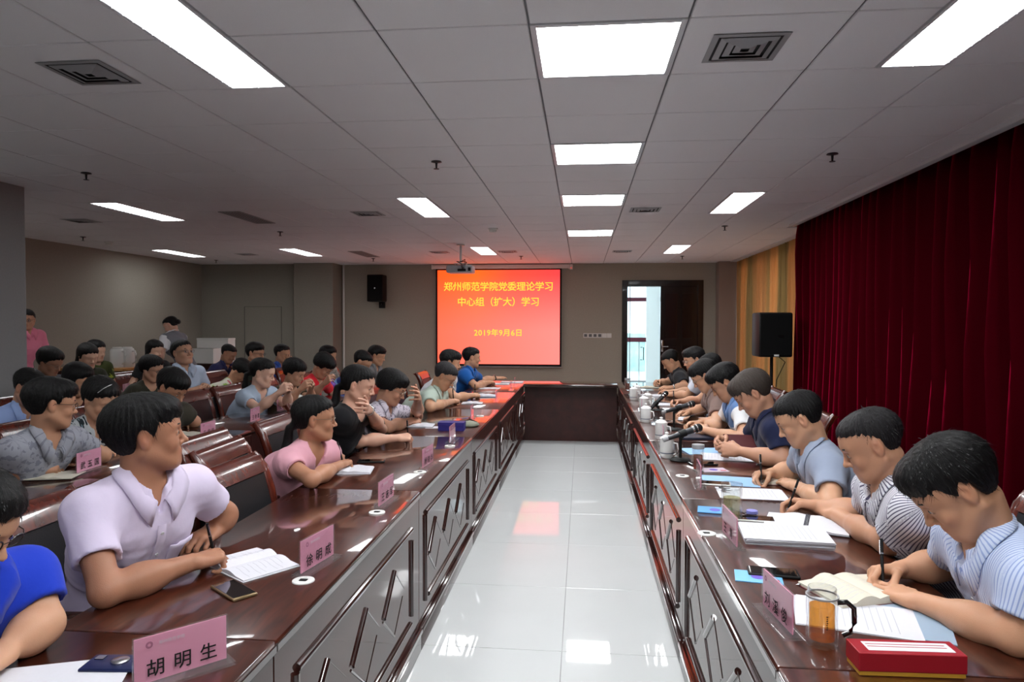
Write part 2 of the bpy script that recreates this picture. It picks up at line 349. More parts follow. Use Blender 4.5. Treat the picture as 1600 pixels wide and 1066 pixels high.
def strip_lamp(x0, y0, label):
    t = empty('ceiling_light', label, 'ceiling light', (x0+.15, y0+.6, CZ), 0, 'ceiling light panels and strips')
    b = MB()
    for s in (-1, 1):
        b.box(s*.14-.008, s*.14+.008, -.597, .597, -.004, .02, .002); b.box(-.132, .132, s*.589-.008, s*.589+.008, -.004, .02, .002)
    b.build('frame', M_FRAMEW, t); MB().box(-.132, .132, -.581, .581, .006, .011).build('reflector', M_LAMPB, t)
    b = MB()
    for s in (-1, 1): b.cyl((s*.066, -.57, .002), (s*.066, .57, .002), .008, n=8)
    b.build('tube', M_LAMPB, t)
    b = MB().box(-.001, .001, -.58, .58, -.008, -.002)
    for i in range(-9, 10): b.box(-.132, .132, i*.06-.0007, i*.06+.0007, -.008, -.002)
    b.build('louvre', mat('louvre', S(235, 235, 235), .3, metal=.3), t); return t
where = {-1.709: 'in the row left of the middle', 1.291: 'in the right row', -4.709: 'in the far left row', -6.809: 'by the left wall'}
dep = {-2.0964: 'behind the camera', 2.1036: 'nearest', 6.3036: 'second', 10.5036: 'third and farthest'}
for lx, ly in linear:
    strip_lamp(lx, ly, 'long white ceiling strip light, %s %s' % (dep[ly], where[round(lx, 3)]))
def diffuser(x, y, label, w=.15, rot=0):
    t = empty('ceiling_vent', label, 'vent', (x, y, CZ), rot, 'ceiling vents')
    MB().box(-w+.02, w-.02, -w+.02, w-.02, -.002, -.0005).build('backing', M_VENTD, t)
    for k in range(4):
        r0 = w-k*w*.24; r1 = r0-w*.16; z0 = -.004-(.002 if k else 0); z1 = -.012 if k else -.006; b = MB(); q = []
        for (ra, z) in ((r0, z0), (r1, z1)): q.append([(-ra, -ra, z), (ra, -ra, z), (ra, ra, z), (-ra, ra, z), (-ra, -ra, z)])
        q2 = [[(x_, y_, z_+.002) for x_, y_, z_ in reversed(rw)] for rw in q]
        b.grid(q).grid([list(reversed(rw)) for rw in q2]).build('frame' if k == 0 else 'slat', M_VENT, t)
    return t
diffuser(-2.24, 3.03, 'square ceiling air diffuser above the front left tables'); diffuser(.66, 3.01, 'square ceiling air diffuser beside the largest light panel')
diffuser(-2.23, 7.18, 'small square air diffuser left of the second left strip light'); diffuser(.62, 7.18, 'small square air diffuser right of the third light panel')
diffuser(-1.2, 11.2, 'dark square air diffuser right of the projector'); diffuser(.62, 11.3, 'far square air diffuser nearest the door')
diffuser(-5.6, 7.4, 'far left square air diffuser near the left strip light'); diffuser(-5.6, 11.3, 'square air diffuser near the back left corner'); diffuser(-2.3, 11.2, 'square air diffuser left of the projector pole')
def grille(x, y, lx, ly, label):
    t = empty('ceiling_vent', label, 'vent', (x, y, CZ), 0, 'ceiling vents'); b = MB()
    for s in (-1, 1): b.box(s*lx-.01, s*lx+.01, -ly, ly, -.006, 0); b.box(-lx, lx, s*ly-.01, s*ly+.01, -.006, 0)
    b.build('frame', M_VENT, t); MB().box(-lx, lx, -ly, ly, -.002, -.001).build('backing', M_VENTD, t)
    b = MB(); n = 7
    for k in range(n): xk = -lx+2*lx*(k+.5)/n; b.box(xk-.007, xk+.007, -ly, ly, -.006, -.003)
    b.build('slat', M_VENT, t)
grille(-3.62, 7.35, .11, .42, 'long narrow return grille in the ceiling left of the middle'); grille(-3.62, 11.45, .11, .5, 'far long narrow return grille in the ceiling')
sp = [(-3.77, 5.04, 'front left'), (-1.03, 4.91, 'front middle'), (1.66, 4.93, 'front right'), (-3.78, 8.52, 'second row left'), (1.65, 8.46, 'second row right'), (-6.64, 8.8, 'far left'), (-6.68, 12.3, 'back left corner'), (-1.05, 12.0, 'far middle'), (1.68, 12.2, 'far right, above the door'), (-3.7, 12.2, 'far, above the back column')]
for x, y, l in sp:
    t = empty('sprinkler', 'small ceiling sprinkler head, '+l, 'sprinkler', (x, y, CZ), 0, 'ceiling sprinklers')
    MB().lathe([(0, 0), (.035, 0), (.038, -.006), (.012, -.012), (0, -.012)], 16).build('escutcheon', M_DMETAL, t, 60)
    MB().cyl((0, 0, -.008), (0, 0, -.05), .009, .006, 10).cyl((0, 0, -.052), (0, 0, -.055), .02, .02, 12).build('sprinkler_head', M_DMETAL, t, 50)
for x, y, l in [(-1.08, 8.45, 'above the screen side'), (-6.7, 9.4, 'at the left')]:
    t = empty('smoke_detector', 'round white smoke detector on the ceiling '+l, 'smoke detector', (x, y, CZ))
    MB().lathe([(0, 0), (.06, 0), (.06, -.012), (.05, -.02), (0, -.02)], 20).build('base', M_WHITEP, t, 50); MB().lathe([(0, -.02), (.045, -.02), (.04, -.045), (.02, -.055), (0, -.055)], 20).build('sensor_cap', M_WHITEP, t, 50)
# ================================================================ SCREEN, PROJECTOR, WALL FITTINGS
t = empty('projection_screen', 'pull-down projection screen glowing orange red with yellow Chinese heading', 'screen', (-1.625, BACK-.08, 0))
MB().box(-1.29, 1.35, -.02, .07, 2.59, 2.67, .012).build('casing', M_WHITEP, t, 40)
MB().box(-1.31, -1.29, -.022, .072, 2.585, 2.675, .004).box(1.35, 1.37, -.022, .072, 2.585, 2.675, .004).build('end_cap', M_WHITEP, t)
MB().box(-1.225, 1.225, 0, .004, .70, 2.60).build('border', M_BLACK, t)
m = mat('screen_picture', (0, 0, 0, 1), .6, emit=(1, .2, .1, 1), es=SCREEN_E); nt = m.node_tree; N = nt.nodes; L = nt.links; p = N['Principled BSDF']
tc = N.new('ShaderNodeTexCoord'); sx = N.new('ShaderNodeSeparateXYZ'); L.new(tc.outputs['Generated'], sx.inputs[0])
rt = N.new('ShaderNodeValToRGB'); e = rt.color_ramp.elements; e[0].color = S(255, 96, 34); e[1].color = S(238, 72, 76); q = e.new(.32); q.color = S(255, 112, 34); q = e.new(.6); q.color = S(250, 86, 62)
rb = N.new('ShaderNodeValToRGB'); e = rb.color_ramp.elements; e[0].color = S(255, 118, 90); e[1].color = S(255, 146, 140)
mx = N.new('ShaderNodeMixRGB'); mr = N.new('ShaderNodeMapRange'); mr.inputs['From Min'].default_value = .95; mr.inputs['From Max'].default_value = .35
L.new(sx.outputs['X'], rt.inputs[0]); L.new(sx.outputs['X'], rb.inputs[0]); L.new(sx.outputs['Z'], mr.inputs[0]); L.new(mr.outputs[0], mx.inputs[0]); L.new(rt.outputs[0], mx.inputs[1]); L.new(rb.outputs[0], mx.inputs[2]); vm = N.new('ShaderNodeVectorMath'); vm.operation = 'MULTIPLY'; vm.inputs[1].default_value = (1.75, 1, .95); L.new(mx.outputs[0], vm.inputs[0]); L.new(vm.outputs[0], p.inputs['Emission Color'])   # the projector's red is far brighter than display white
MB().box(-1.19, 1.19, -.004, 0, .745, 2.565).build('picture', m, t)
MY = mat('screen_yellow', (0, 0, 0, 1), .6, emit=S(255, 226, 70), es=SCREEN_E)
for s, z, sz in (('郑州师范学院党委理论学习', 2.235, .196), ('中心组（扩大）学习', 1.94, .196), ('2019年9月6日', 1.345, .158)):
    hw = [.56 if c in '0123456789' else 1 for c in s]; pit = .178 if sz > .18 else .150; x = -sum(hw)*pit/2
    for c, w in zip(s, hw):
        T = frame((1, 0, 0), (0, 0, 1), (x+w*pit/2, -.006, z)); text('heading', c, sz*(.93 if w == 1 else .98), MY, t, T, bold=.0022, key=1); x += w*pit
MB().box(-1.24, 1.24, -.006, .010, .685, .703, .003).build('bottom_bar', M_GREYP, t)

t = empty('projector', 'silver ceiling projector hanging on a white pole before the screen', 'projector', (-1.767, 10.13, 2.32))
MB().box(-.19, .19, -.15, .15, -.055, .055, .02).build('body', mat('projector_shell', S(176, 176, 180), .35), t, 40)
MB().lathe([(0, 0), (.045, 0), (.05, .03), (.04, .035), (0, .03)], 20, T=Matrix.Translation((-.09, .15, 0)) @ Matrix.Rotation(-math.pi/2, 4, 'X')).build('lens', M_BLACK, t, 40)
MB().box(-.02, .10, -.156, -.148, -.035, .0).box(.13, .17, -.156, -.148, -.03, .02).build('rear_ports', M_BLACK, t)
MB().cyl((0, 0, .09), (0, 0, CZ-2.32), .017).cyl((0, 0, CZ-2.34), (0, 0, CZ-2.32), .06).box(-.09, .09, -.06, .06, .075, .09).build('ceiling_pole', M_WHITEP, t)
b = MB()
for k, (x, y) in enumerate(((-.07, -.05), (.07, -.05), (.07, .05), (-.07, .05))): b.cyl((x, y, .05), (x*.7, y*.7, .08), .006, n=6)
b.build('bracket_arm', M_DMETAL, t)
b = MB(); rr = random.Random(4)
for k in range(5):
    b.tube([(.06+rr.uniform(-.02, .02), -.15, -.01), (.08+rr.uniform(-.05, .05), -.2, .05+rr.uniform(0, .05)), (.03+rr.uniform(-.08, .08), -.14, .10+rr.uniform(0, .04)), (.0, -.02, .11), (0, .018, .2)], .005, 6)
b.build('cable', M_BLACK, t, 60)
t = empty('loudspeaker', 'black loudspeaker box on a wall bracket left of the screen', 'loudspeaker', (-3.98, 13.6, 2.21), 0)
MB().box(-.16, .16, -.38, -.10, -.26, .26, .02).build('cabinet', M_BLACK, t, 40); MB().box(-.145, .145, -.388, -.378, -.245, .245, .006).build('grille', mat('speaker_grille', S(10, 10, 11), .8, spec=.2, bump=.5, bscale=600), t)
MB().lathe([(0, 0), (.012, 0), (.012, .004), (0, .004)], 12, T=Matrix.Translation((0, -.392, 0)) @ Matrix.Rotation(math.pi/2, 4, 'X')).build('badge', M_METAL, t)
MB().box(.0, .10, -.12, 0, -.38, -.22, .008).cyl((.05, -.2, -.30), (.05, 0, -.30), .02).build('bracket', M_BLACK, t)
tag(MB().cyl((-4.72, 13.57, .3), (-4.72, 13.57, 2.68), .02).build('conduit_pipe', M_WHITEP), 'thin white vertical pipe on the back wall beside the column', 'pipe')
t = empty('camera_sensor', 'small white sensor box with red light at the right end of the screen casing', 'sensor', (-.22, 13.55, 2.62))
MB().box(-.03, .03, -.04, .04, -.05, .05, .008).build('body', M_WHITEP, t); MB().cyl((0, -.045, -.02), (0, -.038, -.02), .008).build('indicator', mat('red_led', (0, 0, 0, 1), .5, emit=(1, .05, .03, 1), es=2), t)
t = empty('switch_plate', 'white row of wall switches and sockets between the screen and the door', 'switch', (.285, 13.6, 1.305))
for k in range(6):
    x = -.225+k*.09; f = MB().box(x-.043, x+.043, -.012, 0, -.043, .043, .003).build('plate', M_WHITEP, t)
    if k < 4: MB().box(x-.030, x+.030, -.016, -.011, -.028, .028, .002).build('rocker', mat('switch_grey', S(96, 98, 100), .4), f)

# tripod speaker by the gold curtain
t = empty('loudspeaker', 'black loudspeaker standing on a tripod pole before the gold curtain', 'loudspeaker', (2.02, 8.1, 0)); 
c0 = on_y(1206, 523, 8.1); t.location = (c0.x, 8.1, 0); zc = c0.z
MB().box(-.18, .18, -.17, .17, zc-.245, zc+.245, .02).build('cabinet', M_BLACK, t, 40)
MB().box(-.165, .165, -.178, -.17, zc-.23, zc+.23, .006).build('grille', MATS['speaker_grille'], t)
MB().box(.02, .08, -.182, -.178, zc-.03, zc, .001).build('badge', mat('dark_badge', S(8, 8, 9), .3), t); MB().box(-.02, .03, -.182, -.178, zc-.235, zc-.215).build('badge', M_WHITEP, t)
MB().cyl((0, 0, .35), (0, 0, zc-.24), .018).cyl((0, 0, .75), (0, 0, .85), .026).build('pole', M_BLACK, t)
MB().cyl((0, 0, .80), (.05, 0, .80), .010).cyl((.045, 0, .80), (.06, 0, .80), .018).build('knob', M_BLACK, t)
for k in range(3):
    a = k*2.094+.3; MB().tube([(0, 0, .55), (math.cos(a)*.42, math.sin(a)*.42, .01)], .012).build('leg', M_BLACK, t)
MB().tube([(.02, -.1, zc-.22), (.12, -.1, zc-.30), (.05, -.03, zc-.5), (.02, 0, .5)], .005).build('cable', M_BLACK, t)

# ================================================================ TABLES
def panel_front(b_frame, parent, L, d, ln=1.56):
    """front face of one unit: local x along table, outward = -y"""
    pass
def table_unit(label, X, Y, ln, side, dep=.6, ornate=True):
    # side=+1: front faces +x (left block), -1: front faces -x. root at front bottom edge, near end
    t = empty('conference_table', label, 'table', (X, Y, 0), 0, 'lacquered conference table units'); s = side
    def bx(b, a0, a1, y0, y1, z0, z1, bev=0):  # a = distance behind the front edge
        x0, x1 = sorted((-s*a0, -s*a1)); return b.box(x0, x1, y0, y1, z0, z1, bev)
    top = bx(MB(), 0, dep, .0015, ln-.0015, .722, .76, .006).build('tabletop', M_WOOD, t, 40)
    bx(MB(), -.004, .004, .002, ln-.002, .728, .750, .002).build('edge_band', M_EDGE, top)
    bx(MB(), .006, .028, .004, ln-.004, .10, .722).build('front_panel', M_PANEL if ornate else M_BACKP, t)
    pl = bx(MB(), -.006, .028, .002, ln-.002, 0, .085, .004).build('plinth', M_PANEL, t, 40)
    b = MB(); bx(b, -.014, .01, .002, ln-.002, .083, .112, .008); b.build('base_moulding', M_EDGE, t, 60)
    for y in (.004, ln-.024): bx(MB(), .03, dep-.03, y, y+.02, .0, .722).build('side_panel', M_BACKP, t)
    bx(MB(), dep-.16, dep-.14, .024, ln-.024, .45, .722).build('modesty_panel', M_BACKP, t)
    if ornate:
        f = (lambda y: y) if s > 0 else (lambda y: ln-y)
        yz = lambda y, z, o=-.004: (s*-o, f(y), z)
        x0, x1, z0, z1 = .13, 1.41, .20, .62; b = MB()
        # frame bead: four bars with clipped corners
        fr = [((x0+.01, z1), (x1-.0, z1)), ((x1, z1-.05), (x1, z0+.03)), ((x1-.02, z0+.0), (x0+.06, z0)), ((x0, z0-.01), (x0, z1-.01))]
        for (p, q) in fr: MB().tube([yz(p[0], p[1], .006), yz(q[0], q[1], .006)], .0125, 10).build('frame_bead', M_EDGE, t, 60)
        for k in range(3):
            o = k*.378; MB().tube([yz(.214+o, .400, .008), yz(.371+o, .532, .008)], .0125, 10).build('diagonal_bar', M_EDGE, t, 60)
            MB().tube([yz(.203+o, .393, .0075), yz(.366+o, .265, .0075)], .006, 6).build('thin_bar', M_EDGE, t, 60)
            bb = MB(); T = None
            for (p, q) in (((.371+o, .532), (.53+o, .40)), ((.366+o, .265), (.50+o, .38))):
                bb.tube([yz(p[0], p[1], .0055), yz(q[0], q[1], .0055)], .0016, 4)
            bb.build('groove', M_EDGE, t)
    return t
L0 = [('nearest', -1.46), ('first fully seen', .10), ('second', 1.66), ('third', 3.22), ('fourth', 4.78), ('fifth', 6.34)]
for n, y in L0[1:]:
    pass
lab = ['nearest the camera', 'second from the camera', 'third from the camera', 'fourth from the camera', 'fifth from the camera', 'farthest, meeting the end table']
for k in range(6):
    y = .10+1.56*k
    table_unit('dark lacquered table unit with slanted bars, left side, '+lab[k], -.755, y, 1.56, 1)
    table_unit('dark lacquered table unit with slanted bars, right side, '+lab[k], .45, y-.01, 1.56, -1)
t = empty('end_table', 'plain dark end table closing the far end of the aisle', 'table', (0, 9.0, 0))
MB().box(-.753, .448, 0, .46, .722, .76, .006).build('tabletop', M_WOOD, t, 40); MB().box(-.753, .448, .20, .225, 0, .722).build('front_panel', M_BACKP, t)
MB().box(-.753, .448, -.004, .004, .728, .750, .002).build('edge_band', M_EDGE, t)
for k in range(4): table_unit('dark table unit of the second row on the left, '+['nearest the camera', 'second from the camera', 'third from the camera', 'farthest'][k], -2.4, 1.70+1.6*k, 1.6, 1, .6, False)
for k in range(3): table_unit('dark table unit of the third row on the left, '+['nearest', 'middle', 'farthest'][k], -3.58, 4.2+1.6*k, 1.6, 1, .55, False)
for k in range(3): table_unit('dark table unit of the fourth row on the left, '+['nearest', 'middle', 'farthest'][k], -4.95, 5.9+1.5*k, 1.5, 1, .45, False)

# service counter at the left wall
_c = on_y(212, 574, 9.5)
t = empty('side_counter', 'pale wooden service counter at the back left behind the seated rows', 'counter', (_c.x, 9.5, 0))
MB().box(XL-_c.x+.01, 0, -.28, .28, _c.z-.04, _c.z, .006).build('countertop', woodmat('pale_wood', S(170, 120, 66), S(196, 148, 88), .4, .2), t, 40); MB().box(XL-_c.x+.02, -.04, -.25, .25, 0, _c.z-.04, .004).build('cabinet_body', M_BACKP, t)
def jug(x, y, z, label):
    t = empty('water_jug', label, 'jug', (x, y, z), 0, 'white jugs on the counter')
    MB().lathe([(0, 0), (.085, 0), (.095, .02), (.092, .24), (.08, .27), (0, .275)], 24).build('body', M_WHITEP, t, 50)
    MB().tube([(.085, -.02, .23), (.15, -.05, .235), (.165, -.055, .19), (.16, -.05, .08), (.09, -.02, .05)], .012, 8).build('handle', M_WHITEP, t, 60)
    MB().cyl((0, 0, .275), (0, 0, .29), .07, .06).build('lid', M_WHITEP, t, 40)
p = on_y(187, 573, 9.5); jug(p.x, 9.45, _c.z, 'white water jug on the pale counter, the left one'); p = on_y(203, 573, 9.6); jug(p.x, 9.55, _c.z, 'white water jug on the pale counter, the right one')
for (px_, w, h, l) in ((338, .55, .40, 'large upright white board box behind the waitress'), (322, .38, .24, 'low white carton in front of the upright white box')):
    p = on_y(px_, 560, 11.3 if w > .5 else 10.9); o = empty('carton', l, 'carton', (p.x, 11.3 if w > .5 else 10.9, .88))
    MB().box(-w/2, w/2, -.12, .12, 0, h, .004).build('box_body', M_WHITEP, o); MB().box(-w/2-.003, w/2+.003, -.123, .123, h-.03, h, .003).build('lid', M_WHITEP, o)
t = empty('side_counter', 'dark low cabinet against the back recess wall carrying white cartons', 'counter', (-5.9, 11.2, 0))
MB().box(-1.0, 1.0, -.3, .3, .85, .88, .005).build('countertop', M_WOOD, t); MB().box(-.97, .97, -.27, .27, 0, .85).build('cabinet_body', M_BACKP, t)

# ================================================================ CHAIRS
def chair_proto():
    """faces +x; root on floor under the seat centre"""
    t = empty('conference_chair', 'x', 'chair', (0, 0, 0), 0, 'wooden chairs with black leather pads')
    def prof(y0, y1, pts, th):   # back panel curved strip in (x,z) extruded along y
        b = MB(); P = []
        for (x, z) in pts: P.append([(x, y0, z), (x, y1, z)])
        Q = [[(x-th*nx, y, z-th*nz) for (x, y, z) in r] for r, (nx, nz) in zip(P, [(1, .25)]*len(P))]
        n = len(P); b.grid(P).grid([list(reversed(r)) for r in Q])
        for i in range(n-1):
            for s in (0, 1):
                v = [b.bm.verts.new(c) for c in (P[i][s], P[i+1][s], Q[i+1][s], Q[i][s])]; b.bm.faces.new(v if s else v[::-1])
        for i in (0, n-1):
            v = [b.bm.verts.new(c) for c in (P[i][0], P[i][1], Q[i][1], Q[i][0])]; b.bm.faces.new(v)
        bmesh.ops.remove_doubles(b.bm, verts=b.bm.verts[:], dist=.0005)
        return b
    MB().box(-.24, .25, -.235, .235, .40, .47, .03, seg=3).build('seat', M_LEATHER, t, 60)
    MB().box(-.25, .255, -.25, .25, .355, .405, .008).build('seat_frame', M_CHAIRW, t, 40)
    bk = [(-.20, .50), (-.222, .62), (-.25, .74), (-.282, .86)]
    prof(-.205, .205, bk, .05).build('backrest', M_LEATHER, t, 50)
    tr = [(-.279, .866), (-.290, .888), (-.303, .912), (-.320, .934), (-.340, .945)]
    prof(-.245, .245, tr, .045).build('top_rail', M_CHAIRW, t, 50)
    prof(-.22, .22, [(-.19, .47), (-.202, .51)], .04).build('lower_rail', M_CHAIRW, t, 40)
    for s in (-1, 1):
        y = s*.235
        pts = [(-.30, y, .0), (-.26, y, .2), (-.235, y, .42), (-.235, y, .6), (-.27, y, .78), (-.305, y, .88), (-.352, y, .945)]
        b = MB(); b.tube(pts, [.018, .02, .022, .024, .026, .026, .017], 8); b.build('rear_post', M_CHAIRW, t, 60)
        MB().tube([(.225, y, 0), (.225, y, .36), (.215, y, .60), (.19, y, .655)], [.018, .022, .02, .02], 8).build('leg', M_CHAIRW, t, 60)
        MB().tube([(.20, y, .66), (.08, y, .672), (-.08, y, .665), (-.22, y, .655), (-.26, y, .66)], [.022, .026, .026, .024, .02], 8).build('armrest', M_CHAIRW, t, 60)
    return t
CH0 = chair_proto(); ch_used = [False]
def chair(x, y, az, label):
    o = CH0 if not ch_used[0] else dup(CH0); ch_used[0] = True
    o.location = (x, y, 0); o.rotation_euler = (0, 0, math.radians(az)); o['label'] = label; return o
# empty chairs seen in the photograph
chair(-1.46, 3.33, 2, 'empty wooden chair behind the front left table, the farther of two'); chair(-1.18, 2.86, -3, 'empty wooden chair pushed in at the front left table, the nearer of two')
for (px_, py_, X, l) in ((298, 638, -3.38, 'empty chair behind the second row table, nearer of two'), (354, 628, -3.38, 'empty chair behind the second row table, farther of two')):
    p = on_x(px_, py_, X); chair(X+.33, p.y, 0, l)

# ================================================================ TABLE THINGS
TT = .7605
CARD_G = 'pink name cards in clear stands'
def name_card(x, y, dirdeg, label, chars='', head=True, L=.2, H=.11):
    """dirdeg: reading direction azimuth of the text; the face is turned to its right-hand side"""
    t = empty('name_card', label, 'name card', (x, y, TT), math.radians(dirdeg), CARD_G)
    MB().box(-L/2-.01, L/2+.01, -.028, .028, 0, .008, .001).build('stand_base', M_ACRYL, t)
    MB().box(-L/2, L/2, -.0045, -.002, .008, H+.002).box(-L/2, L/2, .002, .0045, .008, H+.002).build('stand_plate', M_ACRYL, t)
    c = MB().box(-L/2+.003, L/2-.003, -.0012, .0012, .010, H).build('card', M_PINK, t)
    for s in (0, 1):
        R = (1, 0, 0) if s == 0 else (-1, 0, 0); yy = -.0055 if s == 0 else .0055
        n = max(1, len(chars)); w = L/(n+.6)
        if chars:
            for ci, c_ in enumerate(chars): text('writing', c_, min(.040, w*.78), M_INK, c, frame(R, (0, 0, 1), ((-1 if s else 1)*(ci-(n-1)/2)*w, yy, .038)), bold=.0004)
        if head:
            text('writing', '郑州师范学院', .009, M_PRINT, c, frame(R, (0, 0, 1), ((-.022 if s == 0 else .022), yy, H-.018)))
            text('emblem', '◎', .018, mat('emblem_ink', S(130, 70, 100), .8), c, frame(R, (0, 0, 1), ((-.068 if s == 0 else .068), yy, H-.018)))
    return t
def cc(px0, py0, px1, py1): a = on_z(px0, py0, TT); b = on_z(px1, py1, TT); return (a+b)/2, math.degrees(math.atan2(b.y-a.y, b.x-a.x))
p, a = cc(228, 1075, 338, 1040); name_card(p.x, p.y, a, 'pink name card at the bottom left beside the blue phone', '胡明生')
p, a = cc(465, 905, 525, 868); name_card(p.x, p.y, a, 'pink name card in front of the man in the lilac shirt', '徐明成')
p, a = cc(583, 802, 622, 772); name_card(p.x, p.y, a, 'pink name card on the left table below the woman in pink', '王志军')
p, a = cc(654, 739, 682, 720); name_card(p.x, p.y, a, 'pink name card on the left table beside the black-clad woman', '杨晓华')
p, a = cc(699, 697, 714, 683); name_card(p.x, p.y, a, 'pink name card right of the dark blue box', '')
p, a = cc(733, 660, 742, 648); name_card(p.x, p.y, a, 'pink name card beyond the dark blue box on the left table', '')
p, a = cc(772, 633, 779, 622); name_card(p.x, p.y, a, 'pink name card near the man in pale green polo', '')
p, a = cc(797, 613, 801, 607); name_card(p.x, p.y, a, 'farthest left table name card but one, near the far end', '')
p, a = cc(803, 607, 806, 602); name_card(p.x, p.y, a, 'farthest left table name card at the corner of the tables', '')
p, a = cc(1193, 950, 1238, 998); name_card(p.x, p.y, a, 'pink name card nearest on the right, before the amber tea mug', '刘溪俊')
p, a = cc(1130, 835, 1150, 858); name_card(p.x, p.y, a, 'pink name card on the right before the glass jar', '王青')
p, a = cc(1087, 747, 1097, 770); name_card(p.x, p.y, a, 'pink name card on the right beside the keys', '李文')
p, a = cc(1034, 686, 1037, 700); name_card(p.x, p.y, a, 'red-lit name card between the white lidded cups', '')
p, a = cc(1001, 637, 1003, 645); name_card(p.x, p.y, a, 'far pink name card beside the second white cup', '')
p, a = cc(112, 745, 165, 728); name_card(p.x, p.y, a, 'second row name card before the man in grey polo', '武玉国')
p, a = cc(-40, 800, 25, 777); name_card(p.x, p.y, a, 'second row name card cut by the left picture edge', '')
p, a = cc(311, 689, 339, 680); name_card(p.x, p.y, a, 'second row name card before the two empty chairs, the left one', '王彦军')
p, a = cc(388, 663, 409, 655); name_card(p.x, p.y, a, 'second row name card left of the woman in light blue', '王艳霞')
p, a = cc(432, 645, 449, 640); name_card(p.x, p.y, a, 'second row name card before the woman in light blue', '王云')
p, a = cc(296, 631, 316, 626); name_card(p.x, p.y, a, 'third row name card beside the tall water glass', '赵香')
p, a = cc(188, 618, 206, 613); name_card(p.x, p.y, a, 'name card half hidden behind the woman in leopard print', '李')

def phone(x, y, rz, label, mm=None, z=TT, face=True):
    t = empty('mobile_phone', label, 'phone', (x, y, z), math.radians(rz))
    MB().box(-.077, .077, -.037, .037, 0, .009, .004, seg=3).build('case', mm or M_BLACK, t, 50)
    if face: MB().box(-.07, .07, -.033, .033, .0088, .0096, .001).build('screen_glass', M_GLOSSB, t)
    else:
        MB().lathe([(0, .009), (.02, .009), (.02, .013), (.015, .015), (.0, .015)], 24).build('ring', M_METAL, t, 50)
        MB().box(-.066, -.045, .008, .028, .0085, .0105, .001).build('camera_lens', M_GLOSSB, t)
    return t
p = on_z(365, 925, TT); phone(p.x, p.y, -38, 'gold-edged black phone lying by the notebook of the lilac shirt man', mat('gold_case', S(140, 120, 90), .3, .6))
p = on_z(188, 1040, TT); phone(p.x, p.y, 5, 'dark blue phone lying face down with a round silver ring', mat('blue_case', S(22, 32, 72), .3), face=False)
p = on_z(580, 722, TT); phone(p.x, p.y, 12, 'dark tablet-like phone beside the pink woman\'s open notebook')
p = on_z(1208, 897, TT); phone(p.x, p.y, -8, 'black phone on the right table behind the nearest name card')
p = on_z(1180, 813, TT); phone(p.x, p.y, -8, 'white-edged phone lying beside the spiral notebook', M_WHITEP)
p = on_z(1116, 757, TT); phone(p.x, p.y, -10, 'black phone under the keys', M_WHITEP)
p = on_z(1098, 726, TT); phone(p.x, p.y, 10, 'black phone beside the microphone base, third')

def sheets(x, y, rz, label, n=1, w=.21, l=.297, th=.0012, lines=True, mm=None, z=TT, name='paper_sheet', cat='paper'):
    t = empty(name, label, cat, (x, y, z), math.radians(rz)); rr = random.Random(int(abs(x*1e4))); 
    for k in range(n):
        ox, oy, a = (rr.uniform(-.006, .006), rr.uniform(-.006, .006), rr.uniform(-.03, .03)) if k else (0, 0, 0)
        MB().box(-l/2+ox, l/2+ox, -w/2+oy, w/2+oy, k*th, k*th+th*.9, T=Matrix.Rotation(a, 4, 'Z')).build('page', mm or M_PAPER, t)
    if lines:
        b = MB(); z1 = n*th
        for k in range(13):
            xx_ = l/2-.03-k*.018; b.box(xx_-.0011, xx_+.0011, -w/2+.022+(.012 if k == 0 else 0), w/2-.025-(rr.uniform(0, .1) if k % 4 == 3 else 0), z1, z1+.0003)
        b.build('printed_lines', M_PRINT, t)
    return t
def notebook(x, y, rz, label, w=.15, l=.21, cover=None, pages=None, spiral=False, th=.010, curl=.012):
    """open notebook: spine along local y; pages arch"""
    t = empty('open_notebook', label, 'notebook', (x, y, TT), math.radians(rz))
    MB().box(-w-.004, w+.004, -l/2-.004, l/2+.004, 0, .003, .001).build('cover', cover or M_BLACK, t)
    for s in (-1, 1):
        P = []; n = 8
        for i in range(n+1):
            u = i/n; zz = .003+th*(1-.5*u)+curl*math.sin(min(1, u*1.6)*math.pi)*.5*(1.2 if s < 0 else .7); P.append((s*u*w, zz))
        b = MB(); top = [[(px_, -l/2, pz_), (px_, l/2, pz_)] for px_, pz_ in P]; b.grid(top if s > 0 else [list(reversed(r)) for r in top])
        low = [[(px_, yy_, .003) for yy_ in (-l/2, l/2)] for px_, _ in P]
        b.grid(low)
        for yy_, idx in ((-l/2, 0), (l/2, 1)): b.grid([[top[i][idx], low[i][idx]] for i in range(n+1)])
        b.grid([[top[n][0], low[n][0]], [top[n][1], low[n][1]]])
        bmesh.ops.remove_doubles(b.bm, verts=b.bm.verts[:], dist=.0002)
        pg = b.build('pages', pages or M_PAPER, t, 40)
        b = MB()
        for k in range(8):
            yl = l/2-.03-k*.019; L_ = (w-.035)*(1 if k % 3 else .6)
            i0 = .25; pts = []
            for q in range(5):
                u = i0+(.9-i0)*q/4*(L_/(w-.035)); zz = .003+th*(1-.5*u)+curl*math.sin(min(1, u*1.6)*math.pi)*.5*(1.2 if s < 0 else .7); pts.append((s*u*w, yl, zz+.0006))
            b.grid([[(a_, y_-.0009, z_), (a_, y_+.0009, z_)] for a_, y_, z_ in pts])
        b.build('handwriting', M_PRINT, pg)
    if spiral:
        b = MB()
        for k in range(22):
            yk = -l/2+.01+k*(l-.02)/21; b.tube([(.010*math.cos(a_), yk, .010+.010*math.sin(a_)) for a_ in np.linspace(0, 2*math.pi, 9)], .0011, 4, False)
        b.build('wire_binding', M_DMETAL, t)
    return t
